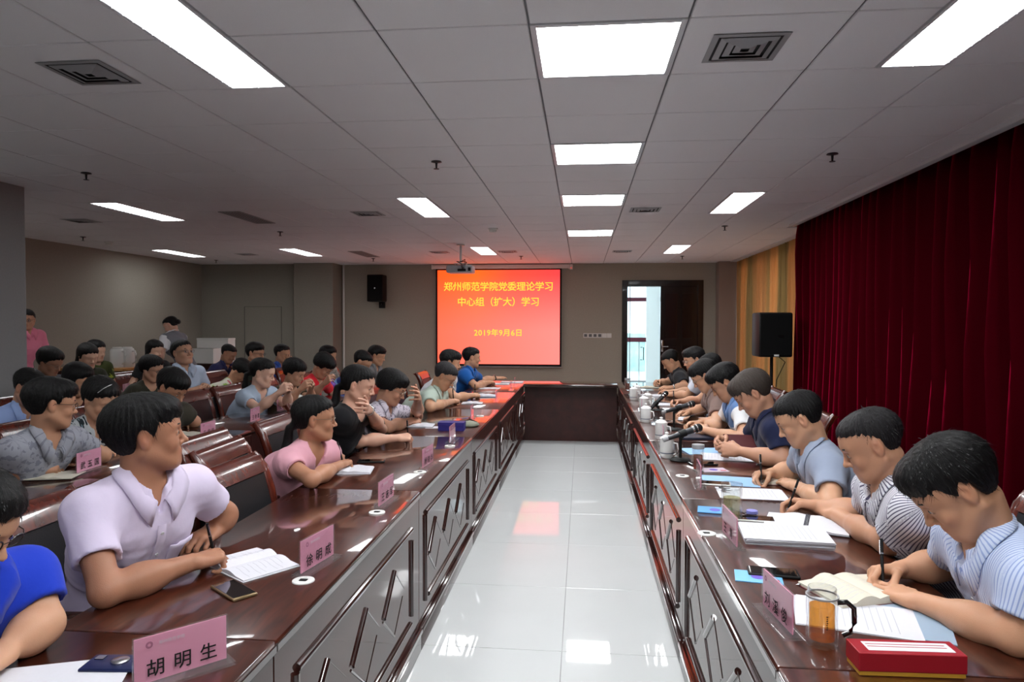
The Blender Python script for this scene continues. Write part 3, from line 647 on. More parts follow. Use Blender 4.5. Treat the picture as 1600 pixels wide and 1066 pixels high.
def pen(tip, up, label, m=None, L=.14, cat='pen'):
    tip = Vector(tip); up = Vector(up).normalized(); T = Matrix.Translation(tip) @ up.to_track_quat('Z', 'Y').to_matrix().to_4x4()
    o = empty('pen', label, cat, (0, 0, 0)); o.matrix_world = T
    MB().cyl((0, 0, .012), (0, 0, L), .0048, .0048, 10).build('barrel', m or M_BLACK, o, 50); MB().cyl((0, 0, 0), (0, 0, .012), .0008, .0042, 10).build('nib', M_METAL, o, 50)
    MB().cyl((0, 0, L-.045), (0, 0, L-.04), .0052, n=10).box(.0045, .0062, -.0015, .0015, L-.045, L-.004).build('clip', M_METAL, o); return o
# right side
p = on_z(1390, 905, TT)+Vector((0, 0, 0)); notebook(.80, 2.13, 20, 'thick open notebook with cream pages and maroon cover, nearest right', .125, .19, mat('maroon_cover', S(96, 26, 36), .5), M_CREAM, th=.016, curl=.022)
p = on_z(1335, 965, TT); sheets(p.x, p.y, 165, 'printed white pages under the nearest notebook on the right', 3)
p = on_z(1395, 972, TT); sheets(p.x-.01, p.y+.03, 160, 'blue-grey folder lying under the nearest printed pages', 1, .23, .31, .003, False, mat('folder_blue', S(150, 170, 190), .5), z=TT-.0003, name='document_folder', cat='folder')
p = on_z(1225, 840, TT); sheets(p.x, p.y, 175, 'thick pile of printed white papers beside the second name card', 9, .21, .30, .0024)
notebook(.875, 2.83, -20, 'open spiral notebook with white pages written on by striped shirt man', .15, .21, mat('grey_cover', S(70, 70, 76), .5), M_PAPER, True)
p = on_z(1175, 772, TT); sheets(p.x, p.y, 175, 'printed sheets between the glass jar and the grey-blue shirt man', 2)
p = on_z(1140, 752, TT); sheets(p.x, p.y, 170, 'pale blue document sheet under the ringed keys', 1, .21, .28, .002, False, mat('pale_blue_paper', S(150, 190, 230), .6))
p = on_z(1215, 753, TT); notebook(p.x, p.y, -5, 'small open notebook with cream pages under grey-blue shirt man\'s hands', .10, .17, mat('maroon_cover', S(96, 26, 36), .5), M_CREAM)
p = on_z(1135, 715, TT); sheets(p.x, p.y, 170, 'printed sheets before the man in navy polo', 3)
p = on_z(1105, 705, TT); sheets(p.x, p.y, 10, 'pale blue sheet under the microphone nearest the camera', 1, .21, .29, .0015, False, MATS['pale_blue_paper'])
p = on_z(1090, 655, TT); sheets(p.x, p.y, 170, 'white sheets before the man in brown polo', 2)
p = on_z(1068, 664, TT); o = sheets(p.x, p.y, 150, 'tilted white sheet held by man in blue and white polo', 1); o.rotation_euler = (0, .35, math.radians(150)); o.location.z = TT+.055
p = on_z(1040, 632, TT); sheets(p.x, p.y, 175, 'white sheets on the right table by the farthest microphone', 2)
p = on_z(1022, 618, TT); sheets(p.x, p.y, 175, 'white sheets at the far right table end', 2)
p = on_z(1015, 606, TT); notebook(p.x, p.y, 0, 'far open notebook at the man in black', .12, .17, None, M_CREAM)
p = on_z(1095, 684, TT); t = empty('document_folder', 'closed dark blue folder by the navy polo man', 'folder', (p.x, p.y, TT), .1)
MB().box(-.15, .15, -.11, .11, 0, .018, .004).build('cover', mat('navy_cover', S(34, 38, 56), .4), t); MB().box(-.146, .148, -.107, .107, .003, .015).build('pages', M_PAPER, t)
def booklet(x, y, rz, label, col, z=TT):
    t = empty('booklet', label, 'booklet', (x, y, z), math.radians(rz)); MB().box(-.07, .07, -.05, .05, 0, .003, .0005).build('cover', mat(label[:14], col, .3), t)
    MB().lathe([(0, .003), (.022, .003), (.022, .0036), (0, .0036)], 20).build('emblem', mat('violet_print', S(110, 90, 190), .5), t); MB().box(.03, .06, -.03, -.015, .003, .0036).build('print_bar', mat('red_print', S(200, 50, 50), .5), t)
p = on_z(1185, 903, TT); booklet(p.x, p.y, -10, 'light blue booklet with violet disc partly under the black phone', S(110, 180, 225))
p = on_z(1117, 798, TT); booklet(p.x, p.y, -10, 'small light blue leaflet by the second name card', S(90, 160, 220))
p = on_z(1115, 735, TT); booklet(p.x, p.y, 10, 'small pinkish leaflet behind the tea bottle', S(205, 190, 205))
p = on_z(1243, 914, TT+.004); o = pen(p, (1, .15, .02), 'black pen cap lying before the open notebook', M_BLACK, .055)
# red box with gold base
p = on_z(1385, 1033, TT); t = empty('gift_box', 'red oblong box with a gold base and white label, bottom right', 'box', (.735, 1.665, TT), math.radians(2))
MB().box(-.115, .115, -.035, .035, 0, .01, .001).build('base', mat('gold_card', S(200, 150, 50), .4), t); MB().box(-.117, .117, -.037, .037, .01, .052, .002).build('lid', mat('red_card', S(150, 16, 32), .45), t)
MB().box(-.09, .10, -.022, .022, .052, .0526).build('label', M_PAPER, t)
b = MB()
for k in range(2): b.box(-.085, .09, -.004+k*.012, -.001+k*.012, .0526, .0529)
b.build('writing', mat('red_ink', S(170, 60, 60), .7), t)
# glass mug with tea and black handle
t = empty('glass_mug', 'double-walled glass mug of amber tea with a black handle', 'mug', (.588, 1.775, TT))
R_ = .037
MB().lathe([(0, 0), (.034, 0), (R_, .006), (R_, .118), (R_-.002, .122), (R_-.004, .128), (R_-.004, .142), (R_-.0065, .142), (R_-.0065, .126), (R_-.006, .118), (R_-.006, .016), (.0, .014)], 32).build('glass_body', M_GLASS, t, 50)
MB().lathe([(0, .0165), (R_-.0075, .0165), (R_-.0075, .098), (0, .098)], 32).build('tea', M_TEA, t, 50)
MB().tube([(R_-.002, 0, .105), (R_+.02, -.002, .108), (R_+.036, -.004, .095), (R_+.038, -.004, .06), (R_+.030, -.003, .035), (R_+.012, -.001, .025)], .0065, 10).build('handle', M_GLOSSB, t, 60)
MB().lathe([(R_, .119), (R_+.0015, .120), (R_+.0015, .124), (R_-.002, .124)], 32).build('rim_ring', M_GREYP, t, 50)
b = MB()
for k in range(7): b.box(-.0022+(k % 2)*.0006, .0022-(k % 3)*.0006, -R_-.0012, -R_-.0004, .052+k*.005, .0545+k*.005)
b.build('writing', M_INK, t)
def bottle(x, y, label, tea, lid=M_METAL, h=.16, r=.032):
    t = empty('tea_bottle', label, 'bottle', (x, y, TT))
    MB().lathe([(0, 0), (r-.002, 0), (r, .004), (r, h), (r-.003, h+.006), (r-.006, h+.006), (r-.006, .012), (0, .010)], 28).build('glass_body', M_GLASS, t, 50)
    MB().lathe([(0, .0125), (r-.0075, .0125), (r-.0075, h*.72), (0, h*.72)], 28).build('tea', tea, t, 50)
    MB().lathe([(r-.001, h), (r+.002, h+.002), (r+.002, h+.022), (0, h+.024)], 28).build('lid', lid, t, 40)
    b = MB(); rr = random.Random(int(x*1e4))
    for k in range(14): a_, q = rr.uniform(0, 6.28), rr.uniform(0, r-.012); b.box(-.006, .006, -.0012, .0012, -.0006, .0006, T=Matrix.Translation((q*math.cos(a_), q*math.sin(a_), .016+rr.uniform(0, .03))) @ Matrix.Rotation(rr.uniform(0, 3), 4, 'Z') @ Matrix.Rotation(rr.uniform(-.6, .6), 4, 'X'))
    b.build('tea_leaves', mat('tea_leaf', S(60, 60, 24), .8), t); return t
p = on_z(1092, 738, TT); bottle(p.x, p.y+.03, 'clear tea bottle of brown tea behind the third right name card', clear('brown_tea', S(210, 90, 30), dens=.4, body=S(150, 66, 20)), M_GREYP, .12, .031)
p = on_z(1143, 812, TT); bottle(p.x, p.y, 'clear glass jar of pale tea with clear lid behind second right name card', clear('pale_tea', S(240, 236, 205), dens=.12, body=S(220, 214, 170)), M_GLASS, .125, .040)
p = on_z(330, 628, TT); p = on_z(286, 636, TT); bottle(p.x, p.y, 'tall clear glass standing on the third row table', clear('pale_tea2', S(240, 238, 220), dens=.1), M_METAL, .13)
p = on_z(319, 607, TT); 
p = on_z(983, 614, TT); bottle(p.x, p.y+.3, 'far tea bottle at the inner corner of the right table', MATS['brown_tea'], M_GREYP, .12)
def cup(x, y, label, rz=-30, lid=True, h=.11, r=.042):
    t = empty('lidded_cup', label, 'cup', (x, y, TT), math.radians(rz), 'white porcelain cups on the right table')
    MB().lathe([(0, 0), (r*.85, 0), (r, .01), (r, h), (r-.003, h), (r-.004, .012), (0, .010)], 28).build('body', M_PORC, t, 50)
    MB().tube([(r-.002, 0, h*.82), (r+.022, 0, h*.8), (r+.028, 0, h*.5), (r+.018, 0, h*.25), (r-.002, 0, h*.2)], .005, 8).build('handle', M_PORC, t, 60)
    if lid: MB().lathe([(r+.002, h), (r+.002, h+.004), (r*.6, h+.018), (.008, h+.023), (.008, h+.03), (.012, h+.036), (0, h+.041)], 28).build('lid', M_PORC, t, 50)
    b = MB().box(-.001, .001, -.001, .001, 0, .001); b.bm.clear(); b.lathe([(r+.0004, h*.25), (r+.0004, h*.3)], 28); b.build('blue_band', mat('cup_print', S(90, 100, 120), .4), t); return t
for px_, py_, l in ((1042, 715, 'white lidded cup nearest, behind the front microphone'), (1033, 686, 'white lidded cup with dark printed writing beside the red-lit card'), (1009, 660, 'white lidded cup under the middle microphone'), (1006, 642, 'white lidded cup by the farthest microphone'), (990, 625, 'small white cup at the far end, nearer one'), (995, 621, 'small white cup at the far end, farther one'), (1012, 636, 'white cup beside the far sheets')):
    p = on_z(px_, py_, TT); cup(p.x, p.y, l)
p = on_z(520, 660, TT); p = on_z(468, 640, TT); t = cup(p.x, p.y, 'white lidded cup on the second row table behind the pink woman'); 
def mic(bx, by, tipx, tipy, endx, endy, label):
    """table microphone: round base, short stem, handheld mic in a clip. tip/end = pixel of head and tail, in the plane above the base"""
    base = on_z(bx, by, TT); t = empty('microphone', label, 'microphone', (base.x, base.y, TT), 0, 'black microphones on table stands')
    MB().lathe([(0, 0), (.058, 0), (.060, .006), (.05, .014), (.015, .018), (0, .018)], 28).build('base', M_BLACK, t, 50)
    hd = on_y(tipx, tipy, base.y+.02)-base; tl = on_y(endx, endy, base.y-.02)-base; d = (hd-tl).normalized(); mid = tl.lerp(hd, .5)
    MB().cyl((0, 0, .015), (0, 0, mid.z-.03), .0085).cyl((0, 0, mid.z-.035), tuple(mid-Vector((0, 0, .012))), .012).build('stem', M_BLACK, t, 50)
    MB().cyl(tuple(tl+d*.03), tuple(hd-d*.06), .0125, .019, 16).build('mic_body', mat('mic_shell', S(46, 48, 52), .35, .3), t, 50)
    MB().cyl(tuple(tl), tuple(tl+d*.03), .014, .014, 16).build('mic_tail', M_GREYP, t, 50)
    MB().cyl(tuple(hd-d*.06), tuple(hd-d*.048), .0215, .0215, 16).cyl(tuple(hd-d*.035), tuple(hd-d*.029), .0255, n=16).build('mic_ring', M_METAL, t, 50)
    T = Matrix.Translation(hd-d*.045) @ d.to_track_quat('Z', 'Y').to_matrix().to_4x4()
    MB().lathe([(0, -.01), (.020, -.005), (.0245, .012), (.0245, .026), (.02, .038), (.010, .045), (0, .047)], 20, T=T).build('mic_head', mat('mic_mesh', S(26, 26, 28), .5, .5, bump=.8, bscale=900), t, 60)
    MB().cyl(tuple(mid-d*.02), tuple(mid+d*.02), .0215, n=16).build('clip', M_BLACK, t, 40)
mic(1063, 720, 1097, 667, 1036, 688, 'black microphone on a round stand, nearest of three')
mic(1053, 672, 1086, 630, 1034, 645, 'black microphone on a stand, middle of three')
mic(1029, 642, 1043, 612, 1006, 650, 'black microphone on a stand, farthest of three, tilted steeply')
# keys and purple lid
p = on_z(1124, 765, TT+.012); t = empty('key_ring', 'ring of keys lying on the phone beside the third card', 'keys', tuple(p))
b = MB().tube([(.016*math.cos(a_), .016*math.sin(a_), .002) for a_ in np.linspace(0, 6.28, 16)], .0014, 5, False); b.build('ring', M_METAL, t)
for k in range(3): MB().box(.014, .055, -.004+k*.004, .002+k*.004, k*.002, k*.002+.002, T=Matrix.Rotation(k*.7-.4, 4, 'Z')).lathe([(0, 0), (.011, 0), (.011, .003), (0, .003)], 12, T=Matrix.Rotation(k*.7-.4, 4, 'Z') @ Matrix.Translation((.022, 0, k*.002))).build('key', M_DMETAL, t)
p = on_z(1175, 803, TT+.012); t = empty('bottle_lid', 'violet round plastic lid beside the spiral notebook', 'lid', tuple(p)); MB().lathe([(0, 0), (.022, 0), (.024, .004), (.022, .014), (0, .016)], 24).build('cap', mat('violet_plastic', S(130, 130, 200), .4), t, 50)
p = on_z(1160, 805, TT+.011); t = empty('key_ring', 'dark bunch of keys behind the glass jar', 'keys', tuple(p))
MB().tube([(.014*math.cos(a_), .014*math.sin(a_), .004) for a_ in np.linspace(0, 6.28, 16)], .0014, 5, False).build('ring', M_METAL, t)
for k in range(4): MB().box(.010, .055, -.004, .004, .002+k*.003, .004+k*.003, T=Matrix.Rotation(k*.8, 4, 'Z')).build('key', M_DMETAL, t)
for (px_, py_, l) in ((474, 908, 'round white cable grommet before the nearest left stand'), (589, 801, 'round white cable grommet by the second left name card'), (656, 738, 'round white cable grommet by the third left card'), (703, 697, 'white cable grommet near the dark blue box'), (1104, 834, 'white cable grommet by the second right card'), (1066, 744, 'white cable grommet by the third right card'), (750, 650, 'small white cable grommet on the far left table'), (735, 661, 'white cable grommet by the card beyond the blue box')):
    p = on_z(px_, py_, TT); t = empty('cable_grommet', l, 'grommet', (p.x, p.y, TT), 0, 'cable grommets'); MB().lathe([(0, 0), (.034, 0), (.033, .003), (.016, .004), (.015, .002), (0, .002)], 24).build('disc', M_WHITEP, t, 50); MB().box(-.012, .012, -.008, .008, .002, .0045, .001).build('cable_slot', M_BLACK, t)
# left side things
p = on_z(368, 878, TT); notebook(-1.07, 2.17, -35, 'open notebook with white written pages under the lilac shirt man\'s pen', .13, .19, M_PAPER, M_PAPER, th=.008, curl=.02)
p = on_z(75, 1072, TT); sheets(p.x, p.y, 20, 'white sheet corner at the bottom left edge', 2, lines=False)
p = on_z(548, 736, TT); notebook(p.x, p.y, 10, 'open notebook with white pages before the woman in pink', .11, .17, M_PAPER, M_PAPER)
p = on_z(655, 666, TT); notebook(p.x, p.y, 5, 'open notebook on a dark cover before the person in patterned shirt', .11, .17)
p = on_z(678, 668, TT); sheets(p.x, p.y, 5, 'small white sheet left of the dark blue box', 1, .10, .12, lines=False)
t = empty('gift_box', 'small dark blue box on the left table', 'box', (-.95, 5.07, TT), math.radians(2)); MB().box(-.095, .095, -.05, .05, 0, .06, .003).build('box_body', mat('blue_card', S(44, 36, 120), .45), t); MB().box(-.097, .097, -.052, .052, .035, .062, .003).build('lid', MATS['blue_card'], t)
p = on_z(735, 668, TT); t = empty('cloth_pouch', 'rumpled grey-green cloth pouch beside the dark blue box', 'pouch', (-.86, 5.28, TT)); MB().lathe([(0, 0), (.07, 0), (.085, .012), (.07, .03), (.03, .038), (0, .036)], 14).build('pouch_body', mat('pouch_cloth', S(132, 134, 118), .9, bump=1, bscale=40), t, 180); MB().tube([(-.05, .02, .03), (0, .05, .045), (.06, .02, .03)], .004, 6).build('drawstring', M_BLACK, t)
p = on_z(738, 631, TT); notebook(p.x, p.y, 5, 'open notebook on black cover before the pale green polo man', .10, .16)
p = on_z(757, 619, TT); notebook(p.x, p.y, 3, 'far open ring notebook with bluish pages on the left table', .13, .2, mat('blue_grey_cover', S(120, 140, 165), .5))
p = on_z(762, 607, TT); sheets(p.x, p.y, 0, 'white papers beyond the ring notebook on the left table', 3)
p = on_z(778, 600, TT); sheets(p.x, p.y, 0, 'white papers before the man in bright blue polo', 3); p = on_z(800, 597, TT); sheets(p.x, p.y, 0, 'white sheet near the far corner of the tables', 1, lines=False)
# second and third row papers
for (px_, py_, rz, l) in ((92, 745, 15, 'cream notebook under the hands of the grey polo man'), (292, 680, 15, 'cream notebook before the man in olive shirt'), (448, 632, 5, 'cream open notebook before the woman in light blue'), (478, 622, 5, 'cream notebook before the camouflage blouse woman')):
    p = on_z(px_, py_, TT); notebook(p.x-.02, p.y, rz, l, .11, .17, M_BLACK, M_CREAM, th=.006)
for (px_, py_, l) in ((183, 700, 'white sheet before the woman in leopard print'), (272, 632, 'white papers on the third row table'), (312, 619, 'dark-edged papers behind the third row name card')):
    p = on_z(px_, py_, TT); sheets(p.x, p.y, 8, l, 2, lines=False)
p = on_z(353, 607, TT); bottle(p.x, p.y, 'steel-lidded glass on the third row table by the floral blouse', MATS['pale_tea2'], M_METAL, .10)

p = on_z(518, 611, TT); t = empty('flask', 'violet round flask on the second row table beside the woman in red', 'flask', (p.x, p.y, TT))
MB().lathe([(0, 0), (.04, 0), (.05, .02), (.05, .08), (.03, .11), (0, .11)], 20).build('body', mat('violet_flask', S(120, 70, 170), .3), t, 50); MB().lathe([(0, .11), (.022, .11), (.022, .135), (0, .137)], 16).build('cap', mat('violet_cap', S(150, 110, 190), .4), t, 50)
# ================================================================ PEOPLE
class Field:
    """implicit body: smooth union of tapered limbs on a graded grid, meshed by surface nets"""
    def __init__(s, lo, hi, res, fine=()):
        s.ax = []
        for i in range(3):
            a = [lo[i]]
            while a[-1] < hi[i]:
                st = res
                for (fl, fh, fr) in fine:
                    if fl[i] <= a[-1] <= fh[i]: st = min(st, fr)
                a.append(a[-1]+st)
            s.ax.append(np.array(a, np.float32))
        s.D = np.full([len(a) for a in s.ax], .3, np.float32); s.res = res
    def blk(s, lo, hi):
        sl = []
        for i in range(3):
            a = int(np.searchsorted(s.ax[i], lo[i])); b = int(np.searchsorted(s.ax[i], hi[i])); sl.append(slice(max(0, a-1), min(len(s.ax[i]), b+1)))
        if any(q.stop-q.start < 1 for q in sl): return None, None
        X = s.ax[0][sl[0]][:, None, None]; Y = s.ax[1][sl[1]][None, :, None]; Z = s.ax[2][sl[2]][None, None, :]
        return tuple(sl), (X, Y, Z)
    def comb(s, sl, d, k, op):
        A = s.D[sl]
        if op == 'u':
            if k <= 0: s.D[sl] = np.minimum(A, d)
            else:
                h = np.maximum(k-np.abs(A-d), 0)/k; s.D[sl] = np.minimum(A, d)-h*h*k*.25
        else:
            d = -d; h = np.maximum(k-np.abs(A-d), 0)/max(k, 1e-6); s.D[sl] = np.maximum(A, d)+h*h*k*.25
    def ell(s, c, R, r, k=.02, op='u'):
        """c centre (world), R rows = local axes in world (3x3), r radii"""
        m = max(r)+k+2*s.res; sl, g = s.blk([c[i]-m for i in range(3)], [c[i]+m for i in range(3)])
        if sl is None: return
        dx, dy, dz = g[0]-c[0], g[1]-c[1], g[2]-c[2]
        q = [(R[i][0]*dx+R[i][1]*dy+R[i][2]*dz).astype(np.float32) for i in range(3)]
        k0 = np.sqrt((q[0]/r[0])**2+(q[1]/r[1])**2+(q[2]/r[2])**2)+1e-6; k1 = np.sqrt((q[0]/r[0]**2)**2+(q[1]/r[1]**2)**2+(q[2]/r[2]**2)**2)+1e-6
        s.comb(sl, k0*(k0-1)/k1, k, op)
    def cap(s, a, b, ra, rb, k=.02, op='u', flat=None, cut=None):
        """tapered capsule; flat=(axis, factor) squeezes thickness along axis; cut = keep only before plane through b"""
        a = np.array(a, float); b = np.array(b, float); m = max(ra, rb)+k+2*s.res
        lo = np.minimum(a, b)-m; hi = np.maximum(a, b)+m; sl, g = s.blk(lo, hi)
        if sl is None: return
        ab = b-a; L2 = float(ab@ab)+1e-9
        dx, dy, dz = g[0]-a[0], g[1]-a[1], g[2]-a[2]
        t = np.clip((dx*ab[0]+dy*ab[1]+dz*ab[2])/L2, 0, 1).astype(np.float32)
        ex, ey, ez = dx-t*ab[0], dy-t*ab[1], dz-t*ab[2]
        q2 = ex*ex+ey*ey+ez*ez
        if flat is not None:
            f = ex*flat[0][0]+ey*flat[0][1]+ez*flat[0][2]; q2 = q2+f*f*(flat[1]**2-1)
        d = np.sqrt(q2)-(ra+(rb-ra)*t)
        if cut is not None:
            ld = ab/math.sqrt(L2); pl = (g[0]-cut[0])*ld[0]+(g[1]-cut[1])*ld[1]+(g[2]-cut[2])*ld[2]; d = np.maximum(d, pl)
        s.comb(sl, d.astype(np.float32), k, op)
    def mesh(s, name):
        D = s.D; I = D < 0
        c = np.zeros([n-1 for n in D.shape], np.uint8)
        for i in (0, 1):
            for j in (0, 1):
                for k in (0, 1): c += I[i:I.shape[0]-1+i, j:I.shape[1]-1+j, k:I.shape[2]-1+k]
        act = np.argwhere((c > 0) & (c < 8)); n = len(act)
        idx = np.full(c.shape, -1, np.int32); idx[act[:, 0], act[:, 1], act[:, 2]] = np.arange(n)
        acc = np.zeros((n, 3)); cnt = np.zeros(n)
        cor = {}
        for q in [(i, j, k) for i in (0, 1) for j in (0, 1) for k in (0, 1)]: cor[q] = D[act[:, 0]+q[0], act[:, 1]+q[1], act[:, 2]+q[2]]
        for q in cor:
            for ax in range(3):
                if q[ax] == 1: continue
                r = list(q); r[ax] = 1; r = tuple(r); va, vb = cor[q], cor[r]; m = (va < 0) != (vb < 0)
                t = np.where(m, va/(va-vb+1e-12), 0)
                p = np.zeros((n, 3)); p[:, 0] = q[0]; p[:, 1] = q[1]; p[:, 2] = q[2]; p[:, ax] += t
                acc += p*m[:, None]; cnt += m
        off = acc/np.maximum(cnt, 1)[:, None]
        V = np.stack([s.ax[i][act[:, i]]+off[:, i]*(s.ax[i][act[:, i]+1]-s.ax[i][act[:, i]]) for i in range(3)], 1)
        F = []
        for ax in range(3):
            o1, o2 = (ax+1) % 3, (ax+2) % 3
            sa = [slice(None)]*3; sb = [slice(None)]*3; sa[ax] = slice(0, -1); sb[ax] = slice(1, None)
            for o in (o1, o2): sa[o] = slice(1, -1); sb[o] = slice(1, -1)
            A, B = I[tuple(sa)], I[tuple(sb)]; e = np.argwhere(A != B)
            if not len(e): continue
            flip = A[e[:, 0], e[:, 1], e[:, 2]]
            base = e.copy(); base[:, o1] += 1; base[:, o2] += 1
            q = []
            for (u, v) in ((0, 0), (1, 0), (1, 1), (0, 1)):
                cc_ = base.copy(); cc_[:, o1] -= u; cc_[:, o2] -= v; q.append(idx[cc_[:, 0], cc_[:, 1], cc_[:, 2]])
            q = np.stack(q, 1); q[~flip] = q[~flip][:, ::-1]; F.append(q)
        if not F: return None, V
        F = np.concatenate(F); F = F[(F >= 0).all(1)]
        me = bpy.data.meshes.new(name); me.vertices.add(n); me.vertices.foreach_set('co', V.astype(np.float32).ravel())
        me.loops.add(len(F)*4); me.loops.foreach_set('vertex_index', F.astype(np.int32).ravel())
        me.polygons.add(len(F)); me.polygons.foreach_set('loop_start', np.arange(0, len(F)*4, 4, dtype=np.int32)); me.polygons.foreach_set('loop_total', np.full(len(F), 4, np.int32))
        me.polygons.foreach_set('use_smooth', np.ones(len(F), bool)); me.update(calc_edges=True); me.validate()
        return me, V
def nrm(v): v = np.array(v, float); return v/(np.linalg.norm(v)+1e-12)
def wav(a): return (np.sin(a)+.55*np.sin(2.3*a+1.3)+.35*np.sin(5.1*a+.4))/1.6

# ---- materials of people
def skinmat(col):
    key = 'skin_%d_%d_%d' % col
    if key in MATS: return MATS[key]
    m = mat(key, S(*col), .5, sss=.12, bump=.15, bscale=350, spec=.4); nt = m.node_tree; N = nt.nodes; L = nt.links; p = N['Principled BSDF']
    at = N.new('ShaderNodeAttribute'); at.attribute_name = 'Col'; mx = N.new('ShaderNodeMixRGB'); mx.blend_type = 'MULTIPLY'; mx.inputs[0].default_value = 1; mx.inputs[1].default_value = S(*col)
    L.new(at.outputs['Color'], mx.inputs[2]); L.new(mx.outputs[0], p.inputs['Base Color']); return m
def hairmat(col):
    key = 'hair_%d_%d_%d' % col
    if key in MATS: return MATS[key]
    m = mat(key, S(*col), .45, spec=.3); nt = m.node_tree; N = nt.nodes; L = nt.links; p = N['Principled BSDF']
    at = N.new('ShaderNodeAttribute'); at.attribute_name = 'flow'
    mp = N.new('ShaderNodeMapping'); mp.inputs['Scale'].default_value = (60, 3, 3); L.new(at.outputs['Vector'], mp.inputs[0])
    n = N.new('ShaderNodeTexNoise'); n.inputs['Scale'].default_value = 1.6; n.inputs['Detail'].default_value = 4; L.new(mp.outputs[0], n.inputs['Vector'])
    b = N.new('ShaderNodeBump'); b.inputs['Strength'].default_value = .8; b.inputs['Distance'].default_value = .004; L.new(n.outputs['Fac'], b.inputs['Height']); L.new(b.outputs[0], p.inputs['Normal'])
    r = N.new('ShaderNodeValToRGB'); r.color_ramp.elements[0].position = .35; r.color_ramp.elements[1].position = .75; r.color_ramp.elements[0].color = tuple(c*.6 for c in S(*col)[:3])+(1,); r.color_ramp.elements[1].color = tuple(min(1, c*1.7) for c in S(*col)[:3])+(1,)
    L.new(n.outputs['Fac'], r.inputs[0]); L.new(r.outputs[0], p.inputs['Base Color']); return m
def fabric(name, col, pat=None, col2=None, sc=1.0, col3=None):
    if name in MATS: return MATS[name]
    m = mat(name, S(*col), .85, bump=.25, bscale=90, sheen=.1, spec=.25); nt = m.node_tree; N = nt.nodes; L = nt.links; p = N['Principled BSDF']
    for n_ in N:
        if n_.type == 'BUMP': n_.inputs['Distance'].default_value = .004; n_.inputs['Strength'].default_value = .3
        if n_.type == 'TEX_NOISE': n_.inputs['Scale'].default_value = 28
    if pat:
        at = N.new('ShaderNodeAttribute'); at.attribute_name = 'fab'; mp = N.new('ShaderNodeMapping'); mp.inputs['Scale'].default_value = (sc, sc, sc); L.new(at.outputs['Vector'], mp.inputs[0])
        r = N.new('ShaderNodeValToRGB'); e = r.color_ramp.elements; r.color_ramp.interpolation = 'CONSTANT'
        if pat in ('stripe', 'hstripe', 'wide'):
            w = N.new('ShaderNodeTexWave'); w.bands_direction = 'X' if pat == 'stripe' else 'Y'; w.inputs['Scale'].default_value = 1; w.inputs['Distortion'].default_value = 0; L.new(mp.outputs[0], w.inputs['Vector']); fac = w.outputs['Fac']
            r.color_ramp.interpolation = 'EASE'; e[0].position = .35; e[0].color = S(*col2); e[1].position = .65; e[1].color = S(*col)
            if pat == 'stripe': e[0].position = .15; e[1].position = .4
        elif pat == 'block':
            sx = N.new('ShaderNodeSeparateXYZ'); L.new(at.outputs['Vector'], sx.inputs[0]); w = N.new('ShaderNodeMapRange'); w.inputs['From Min'].default_value = 0; w.inputs['From Max'].default_value = .6; L.new(sx.outputs['Y'], w.inputs[0]); fac = w.outputs[0]
            e[0].position = 0; e[0].color = S(*col); e[1].position = sc; e[1].color = S(*col2)
        elif pat == 'leopard':
            w = N.new('ShaderNodeTexVoronoi'); w.feature = 'F1'; w.inputs['Scale'].default_value = 1; L.new(mp.outputs[0], w.inputs['Vector']); fac = w.outputs['Distance']
            e[0].position = 0; e[0].color = S(*col3); e[1].position = .22; e[1].color = S(*col2); q = e.new(.46); q.color = S(*col)
        else:
            w = N.new('ShaderNodeTexNoise'); w.inputs['Scale'].default_value = 1; w.inputs['Detail'].default_value = 3; L.new(mp.outputs[0], w.inputs['Vector']); fac = w.outputs['Fac']
            if pat == 'speckle': e[0].position = 0; e[0].color = S(*col); e[1].position = .55; e[1].color = S(*col2)
            if pat == 'camo': e[0].position = 0; e[0].color = S(*col); e[1].position = .48; e[1].color = S(*col2); q = e.new(.6); q.color = S(*col3)
            if pat == 'floral': e[0].position = 0; e[0].color = S(*col3); e[1].position = .40; e[1].color = S(*col); q = e.new(.62); q.color = S(*col2)
        L.new(fac, r.inputs[0]); L.new(r.outputs[0], p.inputs['Base Color'])
    return m
M_EYE = mat('eye_white', S(200, 195, 190), .15); M_IRIS = mat('eye_iris', S(28, 18, 14), .1, coat=1)
M_TROUS = mat('dark_trousers', S(34, 35, 42), .9); M_SHOE = mat('black_shoe', S(20, 20, 22), .3)
M_BTN = mat('button', S(205, 205, 210), .3); M_LENS = clear('spectacle_lens', (.97, .98, 1, 1), ior=1.25); M_GFR = mat('spectacle_metal', S(150, 140, 130), .3, .9); M_GFB = mat('spectacle_dark', S(40, 34, 34), .3)

